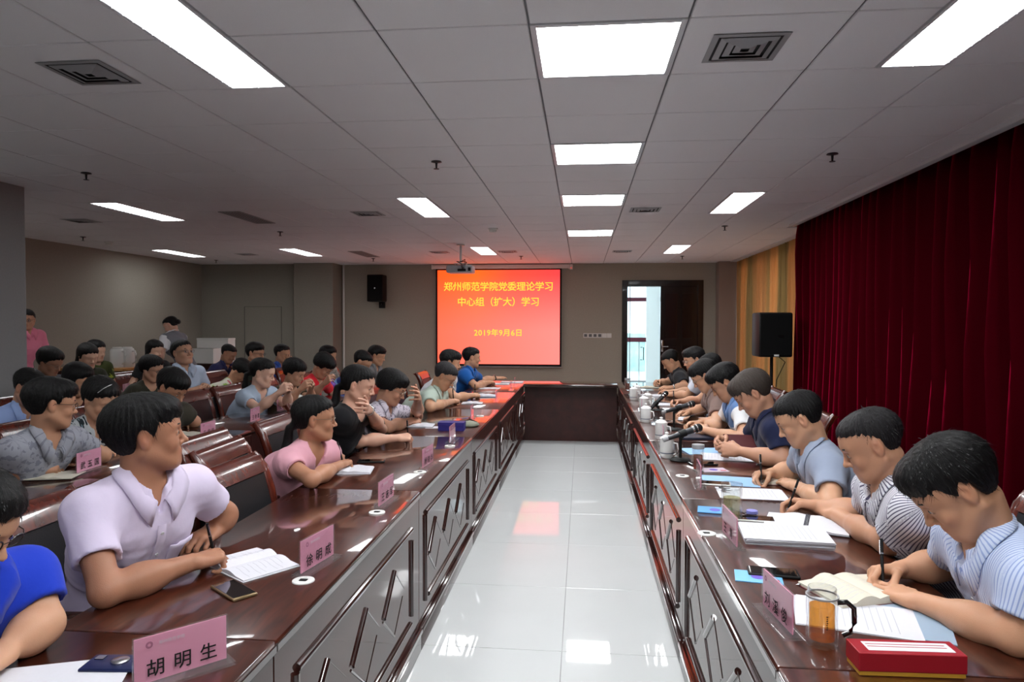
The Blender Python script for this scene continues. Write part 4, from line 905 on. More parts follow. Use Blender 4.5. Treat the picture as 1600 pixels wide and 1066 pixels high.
def hand(F, wrist, fwd, back, right, pose, s=1.0):
    """adds palm, five fingers; returns pinch point"""
    Y = nrm(fwd); Z = np.array(back, float); Z = nrm(Z-Y*(Z@Y)); X = -np.cross(Y, Z) if right else np.cross(Y, Z); w = np.array(wrist, float)
    P = lambda x, y, z: w+(X*x+Y*y+Z*z)*s
    base = [(.031, .086, 0), (.011, .092, .003), (-.010, .088, .002), (-.030, .078, -.003)]
    ln = [(.044, .026, .021), (.048, .030, .022), (.044, .028, .021), (.034, .021, .019)]
    rad = [(.0098, .0088, .0076), (.0100, .0090, .0078), (.0095, .0085, .0074), (.0085, .0076, .0066)]
    curls = {'write': [(38, 55, 18), (50, 62, 28), (64, 78, 40), (72, 84, 44)], 'flat': [(6, 14, 8), (4, 12, 8), (6, 14, 8), (10, 18, 10)], 'rest': [(22, 38, 20), (28, 46, 22), (32, 50, 24), (36, 54, 26)], 'hold': [(40, 55, 25), (46, 62, 30), (50, 66, 30), (54, 66, 30)], 'cheek': [(12, 30, 18), (18, 36, 20), (28, 46, 24), (40, 56, 30)]}[pose]
    spread = {'flat': (7, 1, -5, -12), 'cheek': (8, 2, -4, -12)}.get(pose, (3, 0, -2, -5))
    for (bx, by, bz) in base: F.cap(P(bx*.45, .008, 0), P(bx, by, bz), .0145*s, .0118*s, .014)
    F.cap(P(.022, .02, -.006), P(.030, .055, -.010), .015*s, .012*s, .014); F.cap(P(-.022, .018, -.005), P(-.026, .055, -.006), .014*s, .011*s, .012)
    tips = []
    for i in range(4):
        sp = math.radians(spread[i]); p = P(*base[i]); an = 0
        for j in range(3):
            an += math.radians(curls[i][j]); d = nrm((Y*math.cos(sp)+X*math.sin(sp))*math.cos(an)-Z*math.sin(an)); q = p+d*ln[i][j]*s
            r0 = rad[i][j]*s; r1 = rad[i][min(j+1, 2)]*s*(.92 if j == 2 else 1); F.cap(p, q, r0, r1, .003 if j else .007); p = q
        tips.append(p)
    if pose in ('write', 'hold'):
        t3 = tips[0]*.6+tips[1]*.4+X*.006*s+Y*.000-Z*.004*s; m1 = P(.046, .048, -.018); m2 = (m1+t3)/2+(X*.012-Y*.002)*s
        ch = [P(.022, .014, -.008), m1, m2, t3]
    elif pose == 'flat' or pose == 'cheek': ch = [P(.022, .014, -.006), P(.047, .046, -.010), P(.062, .075, -.012), P(.068, .100, -.012)]
    else: ch = [P(.022, .014, -.008), P(.043, .048, -.018), P(.046, .078, -.026), P(.036, .100, -.030)]
    for (p, q, r0, r1) in zip(ch, ch[1:], (.0145, .0118, .0102), (.0122, .0105, .0085)): F.cap(p, q, r0*s, r1*s, .007)
    return (tips[0]+tips[1])/2, X, Y, Z

def collar(parent, nb, U, Cf, Sd, m, kind, rn=.064, NA=None, F=None, off=None):
    """turned-down collar: stands around the neck, high at the back, two points in front"""
    b = MB(); P = []; n = 32; op = 168; NA = U if NA is None else NA
    for i in range(n+1):
        a = math.radians(-op+2*op*i/n); fr = abs(a)/math.radians(op); sg = 1 if a >= 0 else -1
        d = -Cf*math.cos(a)*1.05+Sd*math.sin(a); dn = nrm(d)
        drop = .030-.074*fr**1.6                      # runs down towards the throat
        f2 = max(0, (fr-.60)/.40)
        c = nb+U*(drop+.022)+Cf*(.012*fr)
        top = c+d*rn+U*.022; mid = c+d*(rn+.005)+U*.020
        out = rn+.020+.006*math.sin(abs(a)); low = c+d*(out+.006*f2)-U*(.014+.034*f2**1.3)+Sd*sg*.018*f2
        q = c+d*(rn+.012)+U*.006-U*.010*f2+Sd*sg*.007*f2
        inn = c+d*(rn-.002)-U*.012
        if F is not None:
            def out_(v, m_):
                for _ in range(28):
                    w = v+off; ii = [int(np.clip(np.searchsorted(F.ax[i_], w[i_])-1, 0, len(F.ax[i_])-2)) for i_ in range(3)]
                    if F.D[ii[0], ii[1], ii[2]] >= m_: break
                    v = v+(dn*.35+U*.75+Cf*.5*f2)*.002
                return v
            low = out_(low, .0035); q = out_(q, .006)
            hq = (q-mid)@U
            if hq > -.002: mid = mid+U*(hq+.004); top = top+U*(hq+.006)
        P.append([tuple(x) for x in (inn, top, mid, q, low)])
    me_ = b.grid(P).mesh('collar', 180); fb = []
    for v in me_.vertices:
        w = np.array(v.co)-nb; an = math.atan2(w@Sd, -(w@Cf)); fb += [an*.075, 1.0, 0]
    at = me_.attributes.new('fab', 'FLOAT_VECTOR', 'POINT'); at.data.foreach_set('vector', fb); o = link('collar', me_, parent, None, 0, m); md = o.modifiers.new('s', 'SOLIDIFY'); md.thickness = .003; md.offset = 1; return o

def person(label, head, az, ha=None, hp=15, hr=0, rh=None, lh=None, re=None, le=None, sex='m', shirt='polo', fab=None, hair='short', hcol=(13, 12, 13), skin=(196, 148, 118), lod=1, glasses=None, hs=1.0, trou=True, stand=False, seat=True, buttons=False, watch=None, pen_=None, coll=None, lean=None, beard=0, z0=None, mk_chair=True, name='person', thumbup=True, sleeve=.62, tq=None, fringe=0, clip=None, under=None, cat='person'):
    """head: world point of the skull centre at ear level. az: torso azimuth (deg). rh/lh: (point of knuckles, pose)"""
    A = math.radians(az); HA = math.radians(az if ha is None else ha); hd = np.array(head, float)
    Fw = np.array([math.cos(A), math.sin(A), 0]); Lf = np.array([-math.sin(A), math.cos(A), 0]); UZ = np.array([0, 0, 1.])
    fem = sex == 'f'
    # head frame
    hy = np.array([math.cos(HA), math.sin(HA), 0]); hl = np.array([-math.sin(HA), math.cos(HA), 0]); p_ = math.radians(hp); r_ = math.radians(hr)
    HY = nrm(hy*math.cos(p_)-UZ*math.sin(p_)); HZ = nrm(hy*math.sin(p_)+UZ*math.cos(p_)); HX = nrm(np.cross(HY, HZ))
    if r_: HX, HZ = HX*math.cos(r_)+HZ*math.sin(r_), HZ*math.cos(r_)-HX*math.sin(r_)
    HR = np.array([HX, HY, HZ]); hs_ = hs*(.95 if fem else 1.0)
    H = lambda x, y, z: hd+(HX*x+HY*y+HZ*z)*hs_
    # neck base: follow a part of the head pitch towards the torso direction
    q_ = math.radians(hp*.55+ (8 if lean is None else 0)); c7 = hd+(-UZ*math.cos(q_)-Fw*math.sin(q_))*.160*hs_-Fw*.022
    seatz = .56 if not stand else .92; TL = .50
    if lean is None:
        c = max(-1, min(1, (c7[2]-seatz)/TL)); lam = math.acos(c) if c < 1 else 0
        lam = min(lam, math.radians(58))
    else: lam = math.radians(lean)
    U = nrm(Fw*math.sin(lam)+UZ*math.cos(lam)); Cf = nrm(Fw*math.cos(lam)-UZ*math.sin(lam))
    tl = max(.36, (c7[2]-seatz)/max(.3, math.cos(lam))); pel = c7-U*tl
    sw = (.158 if fem else .185); sc0 = c7-U*.028+Cf*.015
    sh = {1: sc0+Lf*sw+Cf*.02, -1: sc0-Lf*sw+Cf*.02}   # 1 left, -1 right
    arms = {}
    for sd, spec, el in ((1, lh, le), (-1, rh, re)):
        S0 = sh[sd]
        if spec is None: k = pel+Fw*.30+Lf*sd*.12+UZ*.08; pose = 'rest'; k[2] = max(k[2], .64)
        else: k = np.array(spec[0], float); pose = spec[1]
        a, bq = (.275, .245) if fem else (.295, .26)
        if el is not None: E = np.array(el, float); fd = nrm(k-E)
        else:
            d0 = k-S0; ud = nrm(d0); dist = np.linalg.norm(d0)-.07; a2, b2 = a, bq
            if dist > (a+bq)*.98: f_ = dist/((a+bq)*.98); a2 *= f_; b2 *= f_
            dist = max(dist, .12); x = max(-a2*.6, min(a2, (a2*a2-b2*b2+dist*dist)/(2*dist))); h_ = math.sqrt(max(0, a2*a2-x*x)); hint = Lf*sd*.5-UZ*1.0-Fw*.15; hint = nrm(hint-ud*(hint@ud)); E = S0+ud*x+hint*h_
            if spec is not None and not stand and E[2] < .80 and k[2] < .95: E = E.copy(); E[2] = .805
            fd = nrm(k-E)
        if k[2] < .85 and not stand and pose != 'cheek': fd = nrm(fd*np.array([1, 1, .35]))
        W_ = k-fd*.075; arms[sd] = (S0, E, W_, fd, pose, spec is not None)
    base = np.array([pel[0], pel[1], 0]); root = empty(name, label, cat, tuple(base)); loc = lambda v: v-base
    pts = [hd, c7, pel]+[x for s_ in arms.values() for x in s_[:3]]
    res = {0: .0068, 1: .0085, 2: .0115}[lod]; rf = {0: .0042, 1: .0058, 2: .0085}[lod]; rhand = {0: .0042, 1: .0055, 2: .0075}[lod]
    armlow = [x for s_ in arms.values() for x in (s_[1], s_[2]+s_[3]*.16)]
    lo = np.min(pts+armlow, 0)-.17; hi = np.max(pts+armlow, 0)+.17; lo[2] = pel[2]-.14 if not stand else pel[2]-.14; lo[2] = min(lo[2], min(a_[1][2] for a_ in arms.values())-.08)
    fine = [(hd-.125, hd+.135, rf)]
    for s_ in arms.values():
        if s_[5]: hc = s_[2]+s_[3]*.075; fine.append((hc-.085, hc+.085, rhand))
    B = Field(lo, hi, res, fine)
    I3 = np.array([Lf, Cf, U])
    # torso core (slightly inside the clothes)
    cw, cd, bw, bd = (.140, .092, .128, .098) if fem else (.160, .104, .150, .112)
    mid = sc0*.52+pel*.48-Cf*.02
    def torso(F, o, k=.06):
        F.ell(sc0-U*.12+Cf*.01, I3, (cw+o, cd+o, .19+o), .02)
        F.ell(mid, I3, (bw+o, bd+o, .17+o), k); F.ell(pel+U*.02, I3, (bw+.015+o, bd+.01+o, .13+o), k)
        F.cap(sh[1]-Lf*.02, sh[-1]+Lf*.02, .050+o, .050+o, k)
        for s_ in (1, -1):
            F.cap(c7+Cf*.002+U*.012, sh[s_]-Lf*s_*.02, .042+o, .048+o, .05)
            if fem: F.ell(sc0-U*.15+Cf*.082+Lf*s_*.066, I3, (.058+o, .050+o, .058+o), .04)
            else: F.ell(sc0-U*.10+Cf*.065+Lf*s_*.07, I3, (.075+o, .045+o, .07+o), .05)
    torso(B, -.006)
    nr = .047 if fem else .056
    nk = hd*.45+c7*.55+Cf*.01
    B.cap(c7+Cf*.018-U*.02, H(0, -.022, -.055), nr+.006, nr, .03)
    # arms
    pin = {}
    for sd, (S0, E, W_, fd, pose, vis_) in arms.items():
        k_ = .88 if fem else 1.0
        B.cap(S0, E, .050*k_, .040*k_, .05); B.cap(E, E*.45+W_*.55, .042*k_, .038*k_, .02); m_ = E*.62+W_*.38
        B.ell(m_, np.array([Lf, Cf, U]), (.043*k_,)*3, .04); B.cap(E*.5+W_*.5, W_, .038*k_, .0265*k_, .02)
        lowz = E[2] < .86
        if pose == 'write': back = UZ*.75+Lf*sd*.55
        elif pose == 'hold': back = UZ*.35+Lf*sd*.9
        elif pose == 'cheek': back = Lf*sd*.8+Fw*.4-UZ*.2
        elif pose == 'flat': back = UZ*1+Lf*sd*.1
        else: back = UZ*.9+Lf*sd*.4
        pin[sd] = hand(B, W_, fd, back, sd == -1, pose, .92 if fem else 1.02)
    # head
    e = lambda c, r, k=.02, op='u', R=None: B.ell(H(*c), HR if R is None else R, tuple(x*hs_ for x in r), k*hs_, op)
    cp = lambda a, b_, ra, rb, k=.01, op='u': B.cap(H(*a), H(*b_), ra*hs_, rb*hs_, k*hs_, op)
    e((0, -.014, .034), (.073, .094, .080), .01); e((0, .018, -.030), (.061, .066, .076), .03); e((0, .030, .030), (.064, .062, .058), .03)
    e((0, .052, -.078), (.034, .032, .026), .03); e((0, .070, -.094), (.018, .018, .015), .02)        # jaw, chin
    for s_ in (1, -1):
        cp((s_*.056, -.008, -.045), (s_*.028, .058, -.090), .016, .014, .03)                       # jaw line
        e((s_*.036, .062, -.030), (.022, .020, .022), .02)                                      # cheeks
        cp((s_*.012, .082, .024), (s_*.044, .068, .022), .009, .009, .014)                       # brow
    if lod < 2:
        for s_ in (1, -1): e((s_*.030, .090, .004), (.015, .011, .009), .012, 's')
        for s_ in (1, -1): e((s_*.031, .0745, .003), (.0142, .0120, .0120), .003)
    cp((0, .080, .016), (0, .102, -.026), .0068, .009, .010); e((0, .103, -.031), (.0105, .012, .009), .006)
    for s_ in (1, -1): e((s_*.0125, .089, -.034), (.008, .010, .007), .005)
    # mouth
    e((0, .068, -.058), (.029, .020, .022), .02)
    for a_, z_, r0, r1 in (((.024), -.0565, .0032, .0055), ((.022), -.0635, .0034, .0066)):
        for s_ in (1, -1): cp((s_*a_, .079, -.0595), (0, .0872, z_), r0*.9, r1*.85, .003)
    for s_ in (1, -1):
        er = np.array([HX*math.cos(.35*s_)+HY*math.sin(.35*s_)*-1*0, HY, HZ])
        e((s_*.073, -.010, .000), (.010, .018, .030), .006); e((s_*.071, -.006, -.022), (.009, .010, .013), .006)
        if lod < 2: e((s_*.084, -.003, .003), (.008, .008, .015), .004, 's')
    me, V = B.mesh('body'); 
    # colours: lips, cheeks, knuckles
    Cc = np.ones((len(V), 4), np.float32); q = (V-hd)@HR.T/hs_
    def blob(c, r, col, amt=1):
        d = np.sqrt((((q-np.array(c))/np.array(r))**2).sum(1)); w = np.clip(1.4-d, 0, 1)*amt; Cc[:, :3] = Cc[:, :3]*(1-w[:, None])+np.array(col)*w[:, None]
    blob((0, .087, -.060), (.023, .014, .0085), (.78, .48, .46) if not fem else (.82, .38, .40), .8)
    for s_ in (1, -1):
        blob((s_*.045, .06, -.03), (.02, .02, .02), (1.03, .88, .84), .5); blob((s_*.078, -.01, 0), (.014, .02, .03), (1.02, .80, .76), .5)
    blob((0, -.02, .09), (.075, .10, .085), (.30, .27, .27), 0 if hair == 'bald' else .8)
    if beard: blob((0, .05, -.08), (.05, .05, .03), (.75, .72, .74), .4)
    if lod < 2:
        for s_ in (1, -1): blob((s_*.031, .086, -.0055), (.013, .012, .003), (.16, .11, .10), 1); blob((s_*.031, .086, .010), (.014, .012, .0025), (.45, .34, .30), .8)
    nv = len(V); V2 = (V-base).astype(np.float32); me.vertices.foreach_set('co', V2.ravel()); me.update()
    at = me.color_attributes.new('Col', 'FLOAT_COLOR', 'POINT'); at.data.foreach_set('color', Cc.ravel())
    body = link('body', me, root, None, 0, skinmat(skin)); 
    HM = Matrix((HX, HY, HZ)).transposed().to_4x4(); HM.translation = Vector(loc(hd))
    HM = HM @ Matrix.Scale(hs_, 4)
    # eyes & brows
    hm = hairmat(hcol)
    if lod < 2:
        for s_ in (1, -1):
            o = MB().lathe([(0, -.0118), (.006, -.010), (.010, -.006), (.0118, 0), (.010, .006), (.0055, .0103)], 14, T=HM @ Matrix.Translation((s_*.031, .0752, .0015)) @ Matrix.Rotation(-math.pi/2+.0, 4, 'X')).build('eye', M_EYE, root, 180)
            MB().lathe([(0, .0128), (.0045, .0121), (.0055, .0100)], 14, T=HM @ Matrix.Translation((s_*.031, .0752, .0005)) @ Matrix.Rotation(-math.pi/2+.0, 4, 'X')).build('iris', M_IRIS, o, 180)
            pts_ = [(s_*.014, .0885, .021), (s_*.026, .0885, .0265), (s_*.038, .083, .0265), (s_*.048, .074, .021)]
            MB().tube([HM @ Vector(p) for p in pts_], [.0024*hs_, .0048*hs_, .0042*hs_, .0018*hs_] if not fem else [.0016, .003, .0028, .0014], 6).build('eyebrow', hm, root, 180)
    if glasses and lod < 3:
        gm = M_GFR if glasses == 'metal' else M_GFB; b = MB(); lens = MB()
        for s_ in (1, -1):
            ring = [HM @ Vector((s_*.032+.021*math.cos(t_)*(1-.1*math.sin(t_)), .099, .0005+.015*math.sin(t_))) for t_ in np.linspace(0, 2*math.pi, 17)]
            b.tube(ring, .0012*(1.5 if lod else 1), 5, False); lens.poly([tuple(p) for p in ring[:-1]], .0003, 1)
            b.tube([HM @ Vector(p) for p in ((s_*.053, .098, .008), (s_*.068, .085, .008), (s_*.078, .0, .008), (s_*.079, -.012, -.004))], .0012*(1.2 if lod else 1), 5)
        b.tube([HM @ Vector(p) for p in ((-.012, .100, .004), (0, .103, .007), (.012, .100, .004))], .0011, 5); g = b.build('eyeglasses', gm, root, 60); lens.build('lens', M_LENS, g)
    # hair
    hl_, hh_ = hd-.22, hd+.17
    if hair in ('long', 'pony', 'longside'): hl_ = hd-.42
    G = Field(hl_, hh_, {0: .0050, 1: .0065, 2: .0095}[lod])
    vol = {'short': 1, 'crew': .975, 'full': 1.035, 'bob': 1.05, 'long': 1.03, 'pony': 1.0, 'bun': .98, 'crop': 1.03, 'wavy': 1.05, 'bowl': 1.05}.get(hair, 1)
    g = lambda c, r, k=.02, op='u': G.ell(H(*c), HR, tuple(x*hs_ for x in r), k, op)
    tk = (vol-1)*.18
    g((0, -.020, .040), (.080+tk, .102+tk, .087+tk), .01); g((0, -.034, .006), (.070+tk, .064+tk, .076+tk), .03)
    g((0, .030, .070), (.060+tk*.6, .056+tk*.6, .042+tk), .03)
    if hair in ('full', 'bowl'): g((.01, .048, .082), (.056, .050, .036), .02)
    # cut away the face and below the hairline
    shp = G.D.shape; X = G.ax[0][:, None, None]-hd[0]; Y = G.ax[1][None, :, None]-hd[1]; Z = G.ax[2][None, None, :]-hd[2]
    lx, ly, lz = [((R_[0]*X+R_[1]*Y+R_[2]*Z)/hs_).astype(np.float32) for R_ in (HX, HY, HZ)]
    fx = {'short': [(-.13, -.085), (-.07, -.080), (-.036, -.050), (-.028, .012), (-.012, .030), (.005, .014), (.009, -.014), (.021, -.012), (.028, .028), (.046, .050), (.075, .066), (.10, .070), (.13, .075)]}
    fl = fx['short']
    low = {'bob': -.085, 'long': -.10, 'crop': -.045, 'wavy': -.05, 'bowl': -.03}.get(hair)
    if low is not None: fl = [(-.13, low-.01), (-.05, low), (.0, low*.9 if hair != 'crop' and hair != 'wavy' and hair != 'bowl' else -.01), (.014, low*.5), (.030, low*.2), (.040, .03), (.055, .045), (.075, .062), (.10, .066), (.13, .07)]
    if hair in ('pony', 'bun'): fl = [(-.13, -.06), (-.07, -.07), (-.036, -.045), (-.028, .0), (-.012, .026), (.006, .014), (.014, .0), (.028, .012), (.04, .035), (.055, .050), (.075, .068), (.10, .072), (.13, .075)]
    if hair in ('full', 'bowl') or fringe: fl = [(a_, b_-(.018 if a_ > .06 else (.010 if a_ > .04 else 0))) for a_, b_ in fl]
    fa, fb = zip(*fl); phi = np.arctan2(lx, ly+.03); jag = .004*wav(phi*23)+.002*wav(phi*61+lz*40)
    hgt = np.interp(ly, fa, fb).astype(np.float32)+jag*(ly > .02)*1.6+jag*.6
    # centre of forehead higher than temples
    hgt = hgt-np.where(ly > .05, .22*np.abs(lx), 0)
    D = G.D+(.0030*wav(phi*31+lz*12+np.sin(ly*40))*(1-.4*(lz > .1))).astype(np.float32)
    G.D = np.maximum(D, (hgt-lz)*.8*hs_).astype(np.float32)
    if hair in ('short', 'full', 'crew', 'wavy', 'crop', 'pony', 'bun'):
        tp = np.clip((.035-lz)/.11, 0, 1)*(.012 if sex == 'm' else .007)+.0055*np.exp(-np.clip(lz-hgt, 0, 1)/.010)*(ly < .05 if hair == 'full' else 1)
        G.D = np.maximum(G.D, (D+tp*hs_)).astype(np.float32)
    if hair == 'long':
        for s_ in (1, -1): G.cap(H(s_*.060, -.028, -.02), hd+(-UZ*.20-Fw*.035+Lf*(-s_)*.05) if False else H(s_*.07, -.055, -.20), .034, .022, .02)
        G.cap(H(0, -.07, -.03), H(0, -.095, -.22), .060, .035, .03)
    if hair == 'longside': pass
    if hair == 'pony':
        G.cap(H(0, -.085, -.02), H(0, -.120, -.045), .030, .018, .015); b0 = H(0, -.125, -.05); b1 = b0-UZ*.10-Fw*.015; b2 = b1-UZ*.12+Fw*.01
        G.cap(b0, b1, .020, .028, .01); G.cap(b1, b2, .028, .008, .015)
    if hair == 'bun': G.ell(H(0, -.115, -.01), HR, (.038, .032, .036), .008)
    hme, HV = G.mesh('hair')
    if hme is not None:
        q = (HV-hd)@HR.T; ph = np.arctan2(q[:, 0], q[:, 1]+.03); rr_ = np.sqrt(q[:, 0]**2+(q[:, 1]+.03)**2)
        fa_ = np.stack([ph, rr_*6, q[:, 2]*6], 1).astype(np.float32); att = hme.attributes.new('flow', 'FLOAT_VECTOR', 'POINT'); att.data.foreach_set('vector', fa_.ravel())
        hme.vertices.foreach_set('co', (HV-base).astype(np.float32).ravel()); hme.update(); ho = link('hair', hme, root, None, 0, hm)
        if lod < 2:      # loose strands lying on the surface
            rs = np.random.RandomState(int(abs(hd[0]*1000))); nn = np.zeros(len(HV)*3, np.float32); hme.vertices.foreach_get('normal', nn); nn = nn.reshape(-1, 3)
            N_ = 2600 if lod == 0 else 1100; sel = rs.randint(0, len(HV), N_); vv = []; ff = []
            cen = np.array(H(0, -.035, .13)); 
            for i_ in sel:
                p0 = HV[i_]; n_ = nn[i_]
                if n_@HZ < -.35: continue
                d_ = p0-cen; d_ = d_-n_*(d_@n_); d_ = nrm(d_+rs.normal(0, .006, 3)); L_ = rs.uniform(.014, .032)*(.7 if hair == 'crew' else 1); w_ = nrm(np.cross(d_, n_))*(.0008 if lod == 0 else .0013)
                pr = p0-n_*.002; k0 = len(vv)
                for t_ in (0, .5, 1):
                    c_ = pr+d_*L_*t_+n_*(.0040*math.sin(t_*2.6))-HZ*.004*t_*t_
                    vv += [c_-w_*(1-.9*t_)-base, c_+w_*(1-.9*t_)-base]
                ff += [(k0, k0+1, k0+3, k0+2), (k0+2, k0+3, k0+5, k0+4)]
            sm = bpy.data.meshes.new('strands'); sm.from_pydata([tuple(v) for v in vv], [], ff); at2 = sm.attributes.new('flow', 'FLOAT_VECTOR', 'POINT')
            so = link('strands', sm, ho, None, 0, hm); so['kind'] = 'stuff'
    if clip:
        MB().tube([tuple(loc(H(*q_))) for q_ in clip], .0028, 6).build('hair_clip', M_METAL, root, 60)
    # shirt
    o_ = .010
    sres = {0: .0075, 1: .010, 2: .013}[lod]
    slo = np.min([c7, pel, sh[1], sh[-1], arms[1][1], arms[-1][1]], 0)-.17; shi = np.max([c7, pel, sh[1], sh[-1]]+[arms[s_][0]*.3+arms[s_][1]*.7 for s_ in (1, -1)], 0)+.17
    slo[2] = pel[2]-.13; slo[2] = min(slo[2], min(arms[1][1][2], arms[-1][1][2])-.06)
    Sf = Field(slo, shi, sres, [(np.array(c7)-.11, np.array(c7)+.11, sres*.75)] if lod == 0 else ())
    torso(Sf, o_, .07); cuts = {}
    for sd, (S0, E, W_, fd, pose, vis_) in arms.items():
        k_ = .88 if fem else 1.0; sl_ = sleeve*(.85 if fem else 1)
        ud = nrm(E-S0); ul = np.linalg.norm(E-S0); cut = S0+ud*ul*sl_; cuts[sd] = cut
        Sf.cap(S0, S0+ud*(ul*sl_+.02), .060*k_+.002, .062*k_+.002, .045, cut=cut)
        if tq is None: Sf.cap(S0+ud*(ul*sl_-.004), S0+ud*(ul*sl_+.05), .047*k_, .056*k_, .006, 's')
    # folds
    X = Sf.ax[0][:, None, None]; Y = Sf.ax[1][None, :, None]; Z = Sf.ax[2][None, None, :]
    a_ = (X-sc0[0])*Lf[0]+(Y-sc0[1])*Lf[1]; b_ = (X-sc0[0])*U[0]+(Y-sc0[1])*U[1]+(Z-sc0[2])*U[2]; c_ = (X-sc0[0])*Cf[0]+(Y-sc0[1])*Cf[1]+(Z-sc0[2])*Cf[2]
    sd_ = (hd[0]*7.3) % 6
    fold = wav(14*np.abs(a_)+22*b_+8*c_+2.2*np.sin(9*b_+6*a_+sd_)+sd_)*(.35+.65*np.clip(-b_*4, 0, 1)) + .5*wav(30*b_-18*a_+16*c_+2*np.sin(11*a_+sd_*2))
    amp = (.0042 if shirt in ('shirt', 'blouse') else .0032)
    Sf.D = (Sf.D+amp*fold).astype(np.float32)
    nb = c7+Cf*.030+U*.006
    ncol = {'shirt': (.052, .050), 'polo': (.050, .046), 'tee': (.062, .06), 'wide': (.085, .07), 'vneck': (.058, .05), 'blouse': (.055, .05), 'jacket': (.056, .05), 'vest': (.056, .05)}[shirt]
    if shirt in ('tee', 'wide', 'vneck', 'blouse', 'jacket', 'vest'):
        Sf.cap(nb-U*.03, nb+U*.10, ncol[0]*.98, ncol[0]*1.15, .008, 's')
        if shirt in ('vneck', 'blouse', 'jacket', 'vest'): Sf.cap(nb+Cf*.07+U*.02, nb+Cf*.095-U*(.085 if shirt in ('vneck', 'jacket') else .055), .034, .008, .006, 's')
    else:
        Sf.cap(nb-U*.02, nb+U*.10, ncol[0], ncol[0]*1.2, .008, 's'); Sf.cap(nb+Cf*.065+U*.02, nb+Cf*.088-U*.035, .022, .006, .006, 's')
    sme, SV = Sf.mesh('shirt')
    dv = SV-sc0; la, lu = dv@Lf, dv@U+.5; lc_ = dv@Cf; uu = np.where(dv@U > -.02, la, np.arctan2(la, lc_+.01)*.135); fab_ = np.stack([uu, lu, 0*lu], 1)
    for sd in (1, -1):
        S0, E = arms[sd][0], arms[sd][1]; ud = nrm(E-S0); t_ = (SV-S0)@ud; rad_ = SV-S0-t_[:, None]*ud; near = (t_ > -.08) & (np.linalg.norm(rad_, axis=1) < .10) & (((SV-sc0)@(Lf*sd) > sw*.86) | ((t_ > .06) & (np.linalg.norm(rad_, axis=1) < .072)))
        ref = nrm(np.cross(ud, Cf)); ref2 = np.cross(ud, ref); ang = np.arctan2(rad_@ref, rad_@ref2); fab_[near] = np.stack([ang[near]*.058, .45-t_[near], 0*t_[near]], 1)
    fat = sme.attributes.new('fab', 'FLOAT_VECTOR', 'POINT'); fat.data.foreach_set('vector', fab_.astype(np.float32).ravel())
    sme.vertices.foreach_set('co', (SV-base).astype(np.float32).ravel()); sme.update()
    shn = {'shirt': 'shirt', 'polo': 'polo_shirt', 'tee': 'tee_shirt', 'wide': 'tee_shirt', 'vneck': 'blouse', 'blouse': 'blouse', 'jacket': 'jacket', 'vest': 'waistcoat'}[shirt]
    fm = fab or fabric('plain_white', (220, 220, 225)); so = link(shn, sme, root, None, 0, fm)
    if shirt in ('shirt', 'polo', 'vest') or coll:
        collar(root, loc(nb)+Cf*.0, U, Cf, Lf, coll or fm, 'shirt', nr+.010, None, Sf, base)
    if under:
        Uf = Field(slo, shi, .010); torso(Uf, .004, .07)
        for sd, (S0, E, W_, fd, pose, vis_) in arms.items():
            ud = nrm(E-S0); ul = np.linalg.norm(E-S0); cut = S0+ud*ul*.62; Uf.cap(S0, S0+ud*(ul*.64), .062, .066, .04, cut=cut); Uf.cap(S0+ud*(ul*.62-.004), S0+ud*(ul*.62+.05), .046, .052, .006, 's')
        Uf.cap(nb-U*.02, nb+U*.10, .054, .066, .008, 's'); ume, UV = Uf.mesh('blouse'); ume.vertices.foreach_set('co', (UV-base).astype(np.float32).ravel()); ume.update(); link('blouse', ume, root, None, 0, under)
    if buttons and lod < 2:
        # placket and buttons follow the chest surface: march from outside to the surface
        def surf(u_):
            for c__ in np.arange(.20, .02, -.002):
                p = sc0+U*u_+Cf*c__; ii = [int(np.clip(np.searchsorted(Sf.ax[i], p[i])-1, 0, len(Sf.ax[i])-2)) for i in range(3)]
                if Sf.D[ii[0], ii[1], ii[2]] < .001: return p
            return sc0+U*u_+Cf*.1
        us = np.linspace(-.035, -.42 if shirt != 'polo' else -.17, 16 if shirt != 'polo' else 6); pp = [loc(surf(u_))+Cf*.003 for u_ in us]
        pl = MB().grid([[tuple(p-Lf*.015), tuple(p+Cf*.0015-Lf*.013), tuple(p+Cf*.0015+Lf*.013), tuple(p+Lf*.015)] for p in pp]).build('placket', fm, root, 60)
        at_ = pl.data.attributes.new('fab', 'FLOAT_VECTOR', 'POINT'); at_.data.foreach_set('vector', [c_ for v in pl.data.vertices for c_ in (float((np.array(v.co)+base-sc0)@Lf), 0., 0.)])
        for i_ in range(1, len(pp), 3 if shirt != 'polo' else 2):
            T = frame(tuple(Lf), tuple(U), tuple(pp[i_]+Cf*.002)); MB().lathe([(0, .0025), (.0048, .0025), (.0055, .0012), (.0055, 0)], 12, T=T).build('button', M_BTN, pl, 60)
        if buttons == 'pocket':
            P = []
            for i_ in range(8):
                u_ = -.12-.13*i_/7; r0 = []
                for j_ in range(6):
                    l_ = .045+.10*j_/5
                    pz = None
                    for c__ in np.arange(.20, .0, -.002):
                        p = sc0+U*u_+Cf*c__+Lf*l_; ii = [int(np.clip(np.searchsorted(Sf.ax[i], p[i])-1, 0, len(Sf.ax[i])-2)) for i in range(3)]
                        if Sf.D[ii[0], ii[1], ii[2]] < .001: pz = p; break
                    r0.append(tuple(loc(pz if pz is not None else p)+Cf*.0035))
                P.append(r0)
            po_ = MB().grid(P).build('chest_pocket', fm, root, 180); md = po_.modifiers.new('s', 'SOLIDIFY'); md.thickness = .002
